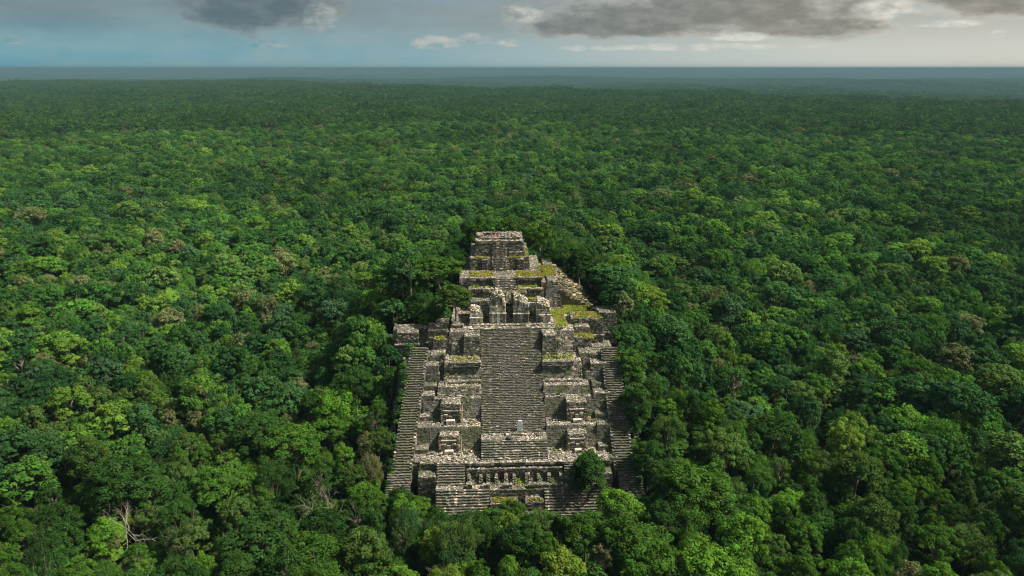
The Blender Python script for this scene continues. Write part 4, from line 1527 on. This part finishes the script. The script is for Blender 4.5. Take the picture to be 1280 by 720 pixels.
def joined_tree(r, k, nclump, nleaf, leaf, crad, trunk=True):
    V, T, cc = crown_arrays(r, np.array([0, 0, k[2]]), k[0], k[1], nclump, nleaf, leaf, crad, k[7], k[8])
    Fq = np.arange(len(V)).reshape(-1, 4)
    nv = len(Fq)
    mats = [M_LEAF_MID, M_BARK]
    if trunk:
        tv, tf = trunk_arrays(r, cc, k[2] + 0.5, 0.26, 5, 0)
        V = np.vstack([V, tv])
        T = np.vstack([T, np.ones((len(tv), 3))])
        Fq = np.vstack([Fq, tf + nv * 4])
    me = np_mesh('canopy_tree', V, Fq, mats, {'leaf_tint': T})
    mi = np.zeros(len(Fq), np.int32)
    mi[nv:] = 1
    me.polygons.foreach_set('material_index', mi)
    return me


hi, mid = [], []
sd = 300
for kn, k in KINDS.items():
    for i in range(2):
        sd += 1
        hi.append(joined_tree(np.random.default_rng(sd), k, int(k[3] * 0.9), int(k[4] * 0.55), k[5] * 1.35, k[6]))
        mid.append(joined_tree(np.random.default_rng(sd + 50), k, 56, 26, 0.52, k[6] * 1.12, kn == 'open'))

P1 = np.array([(t[1], t[2], t[3] - 0.3) for t in rest])
S1 = np.array([(t[6], t[6], t[7]) for t in rest])
R1 = np.array([t[9] for t in rest])
I1 = np.array([kinds.index(t[4]) * 2 + t[5] % 2 for t in rest])
gn_scatter('jungle_canopy', 'continuous green jungle canopy surrounding the pyramid', P1, R1, S1, I1, hi)

# shrubs and saplings closing the edge of the clearing
ux, vx = np.meshgrid(np.arange(-64, 64, 2.1), np.arange(-22, 82, 2.1))
ux = (ux + pr.uniform(-0.9, 0.9, ux.shape)).ravel()
vx = (vx + pr.uniform(-0.9, 0.9, vx.shape)).ravel()
sp, ss = [], []
for u, v in zip(ux, vx):
    if on_ruins(u, v, 0.4):
        continue
    w = to_world(u, v)
    zz = float(terrain(w[0], w[1]))
    sc = pr.uniform(0.24, 0.46)
    if hides_ruins(w[0], w[1], zz, 3.4 * sc, 10 * sc, 3 * sc, v, u):
        sc *= 0.55
        if hides_ruins(w[0], w[1], zz, 3.4 * sc, 10 * sc, 3 * sc, v, u):
            continue
    sp.append((w[0], w[1], zz - 1.6 * sc))
    ss.append((sc * 1.15, sc * 1.15, sc))
for k in range(210):                                     # bushes rooted along the outer edges of the side stairs and on the ledges
    if k < 130:
        v = pr.uniform(-4, 21)
        sg = -1 if k % 2 else 1
        f = (v + 1.5) / 21.5
        u = sg * (23.9 - (2.2 * f if sg < 0 else 0)) + pr.normal(0, 0.35)
        zz = 7.0 + 17 * f - 0.6
        sc = pr.uniform(0.09, 0.2)
    else:
        va, zz, hw = ((8.2, 13.5, 18), (3.6, 9.5, 18), (12.0, 17.3, 15), (24.5, 27.0, 13), (37.5, 29.3, 9), (15.2, 20.6, 17.5), (19.0, 23.4, 17))[k % 7]
        u = pr.uniform(7.5, hw) * (-1 if pr.random() < 0.5 else 1)
        v = va + pr.normal(0, 0.25)
        zz -= 0.15
        sc = pr.uniform(0.03, 0.075)
    w = to_world(u, v)
    sp.append((w[0], w[1], zz - 4.5 * sc))
    ss.append((sc * 1.3, sc * 1.3, sc))
gx, gy = planting(4.4, 40.0, 330.0, R(48), 77)
for x, y, zz in zip(gx, gy, terrain(gx, gy)):
    u, v = to_local(x, y)
    if abs(u) < 62 and -20 < v < 80:
        continue
    sc = pr.uniform(0.26, 0.5)
    sp.append((x, y, zz - 1.6 * sc))
    ss.append((sc * 1.2, sc * 1.2, sc))
n = len(sp)
gn_scatter('undergrowth', 'low green shrubs and saplings under the trees around the pyramid', np.array(sp), pr.uniform(0, 6.28, n), np.array(ss), pr.integers(0, 10, n), hi)

X, Y = planting(5.0, 330.0, 900.0, R(52), 31)
n = len(X)
S2 = np.where(pr.random(n) < 0.15, pr.uniform(0.95, 1.45, n), pr.uniform(0.46, 0.85, n))
S2 = np.stack([S2, S2, (0.58 + 0.45 * S2) * pr.uniform(0.82, 1.12, n)], -1)
gn_scatter('middle_canopy', 'middle distance green jungle canopy behind the pyramid', np.stack([X, Y, terrain(X, Y)], -1), pr.uniform(0, 6.28, n), S2, pr.choice(10, n, p=np.repeat(kp / 2, 2)), mid)

# far canopy in patches of crowns
PATCH = 44.0
patches = []
for i in range(8):
    r = np.random.default_rng(700 + i)
    Vs, Ts, Cs = [], [], []
    g = np.arange(-PATCH / 2, PATCH / 2, 5.5)
    for a in g:
        for b in g:
            k = KINDS[kinds[r.choice(5, p=kp)]]
            s = r.choice([r.uniform(0.5, 0.7), r.uniform(0.7, 0.95), r.uniform(1.0, 1.45)], p=[0.38, 0.44, 0.18])
            c = np.array([a + r.uniform(0, 5), b + r.uniform(0, 5), k[2] * (0.66 + 0.42 * s) * r.uniform(0.85, 1.15)])
            V, T, _ = crown_arrays(r, c, k[0] * s, k[1] * s, 18, 9, 1.1, 1.15, 0.0, 0.75)
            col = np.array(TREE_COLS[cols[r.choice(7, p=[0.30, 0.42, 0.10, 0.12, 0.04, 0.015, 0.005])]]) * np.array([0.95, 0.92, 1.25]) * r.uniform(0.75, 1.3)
            Vs.append(V)
            Ts.append(T)
            Cs.append(np.repeat(col[None], len(V), 0))
    V = np.concatenate(Vs)
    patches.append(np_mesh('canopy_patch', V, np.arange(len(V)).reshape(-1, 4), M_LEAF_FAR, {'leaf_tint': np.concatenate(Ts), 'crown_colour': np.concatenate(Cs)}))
X, Y = planting(PATCH * 0.93, 900.0, 4700.0, R(48), 41)
k = np.hypot(X, Y) < edge_distance(X, Y) * 1.10
X, Y = X[k], Y[k]
n = len(X)
S3 = pr.uniform(0.95, 1.2, n)
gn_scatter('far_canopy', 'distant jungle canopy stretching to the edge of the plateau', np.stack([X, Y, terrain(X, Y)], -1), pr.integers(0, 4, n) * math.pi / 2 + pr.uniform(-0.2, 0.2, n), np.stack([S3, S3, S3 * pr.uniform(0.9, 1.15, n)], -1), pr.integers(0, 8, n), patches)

# the lowland beyond the plateau rim: coarser canopy
X, Y = planting(PATCH * 2.1, 2000.0, 9500.0, R(44), 43)
k = np.hypot(X, Y) > edge_distance(X, Y) * 1.12
X, Y = X[k], Y[k]
n = len(X)
S4 = pr.uniform(2.1, 2.6, n)
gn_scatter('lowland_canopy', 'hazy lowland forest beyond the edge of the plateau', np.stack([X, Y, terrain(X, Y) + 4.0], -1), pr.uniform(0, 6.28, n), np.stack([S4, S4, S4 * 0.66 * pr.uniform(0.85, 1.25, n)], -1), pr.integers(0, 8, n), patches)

# ------------------------------------------------------------------ haze
def build_haze():
    mt, N, L = new_mat('haze_air')
    out = N.new('ShaderNodeOutputMaterial')
    pv = N.new('ShaderNodeVolumePrincipled')
    pv.inputs['Color'].default_value = (0.155, 0.270, 0.325, 1)
    pv.inputs['Density'].default_value = 1.4e-4
    pv.inputs['Anisotropy'].default_value = 0.0
    L.new(pv.outputs[0], out.inputs['Volume'])
    s = 80000.0
    z0, z1 = -220.0, 92.0
    V = np.array([[-s, -s, z0], [s, -s, z0], [s, s, z0], [-s, s, z0], [-s, -s, z1], [s, -s, z1], [s, s, z1], [-s, s, z1]])
    o = link('haze', np_mesh('haze', V, BOXF, mt))
    tag(o, 'pale blue haze in the air over the far jungle', 'haze', None, 'stuff')


build_haze()
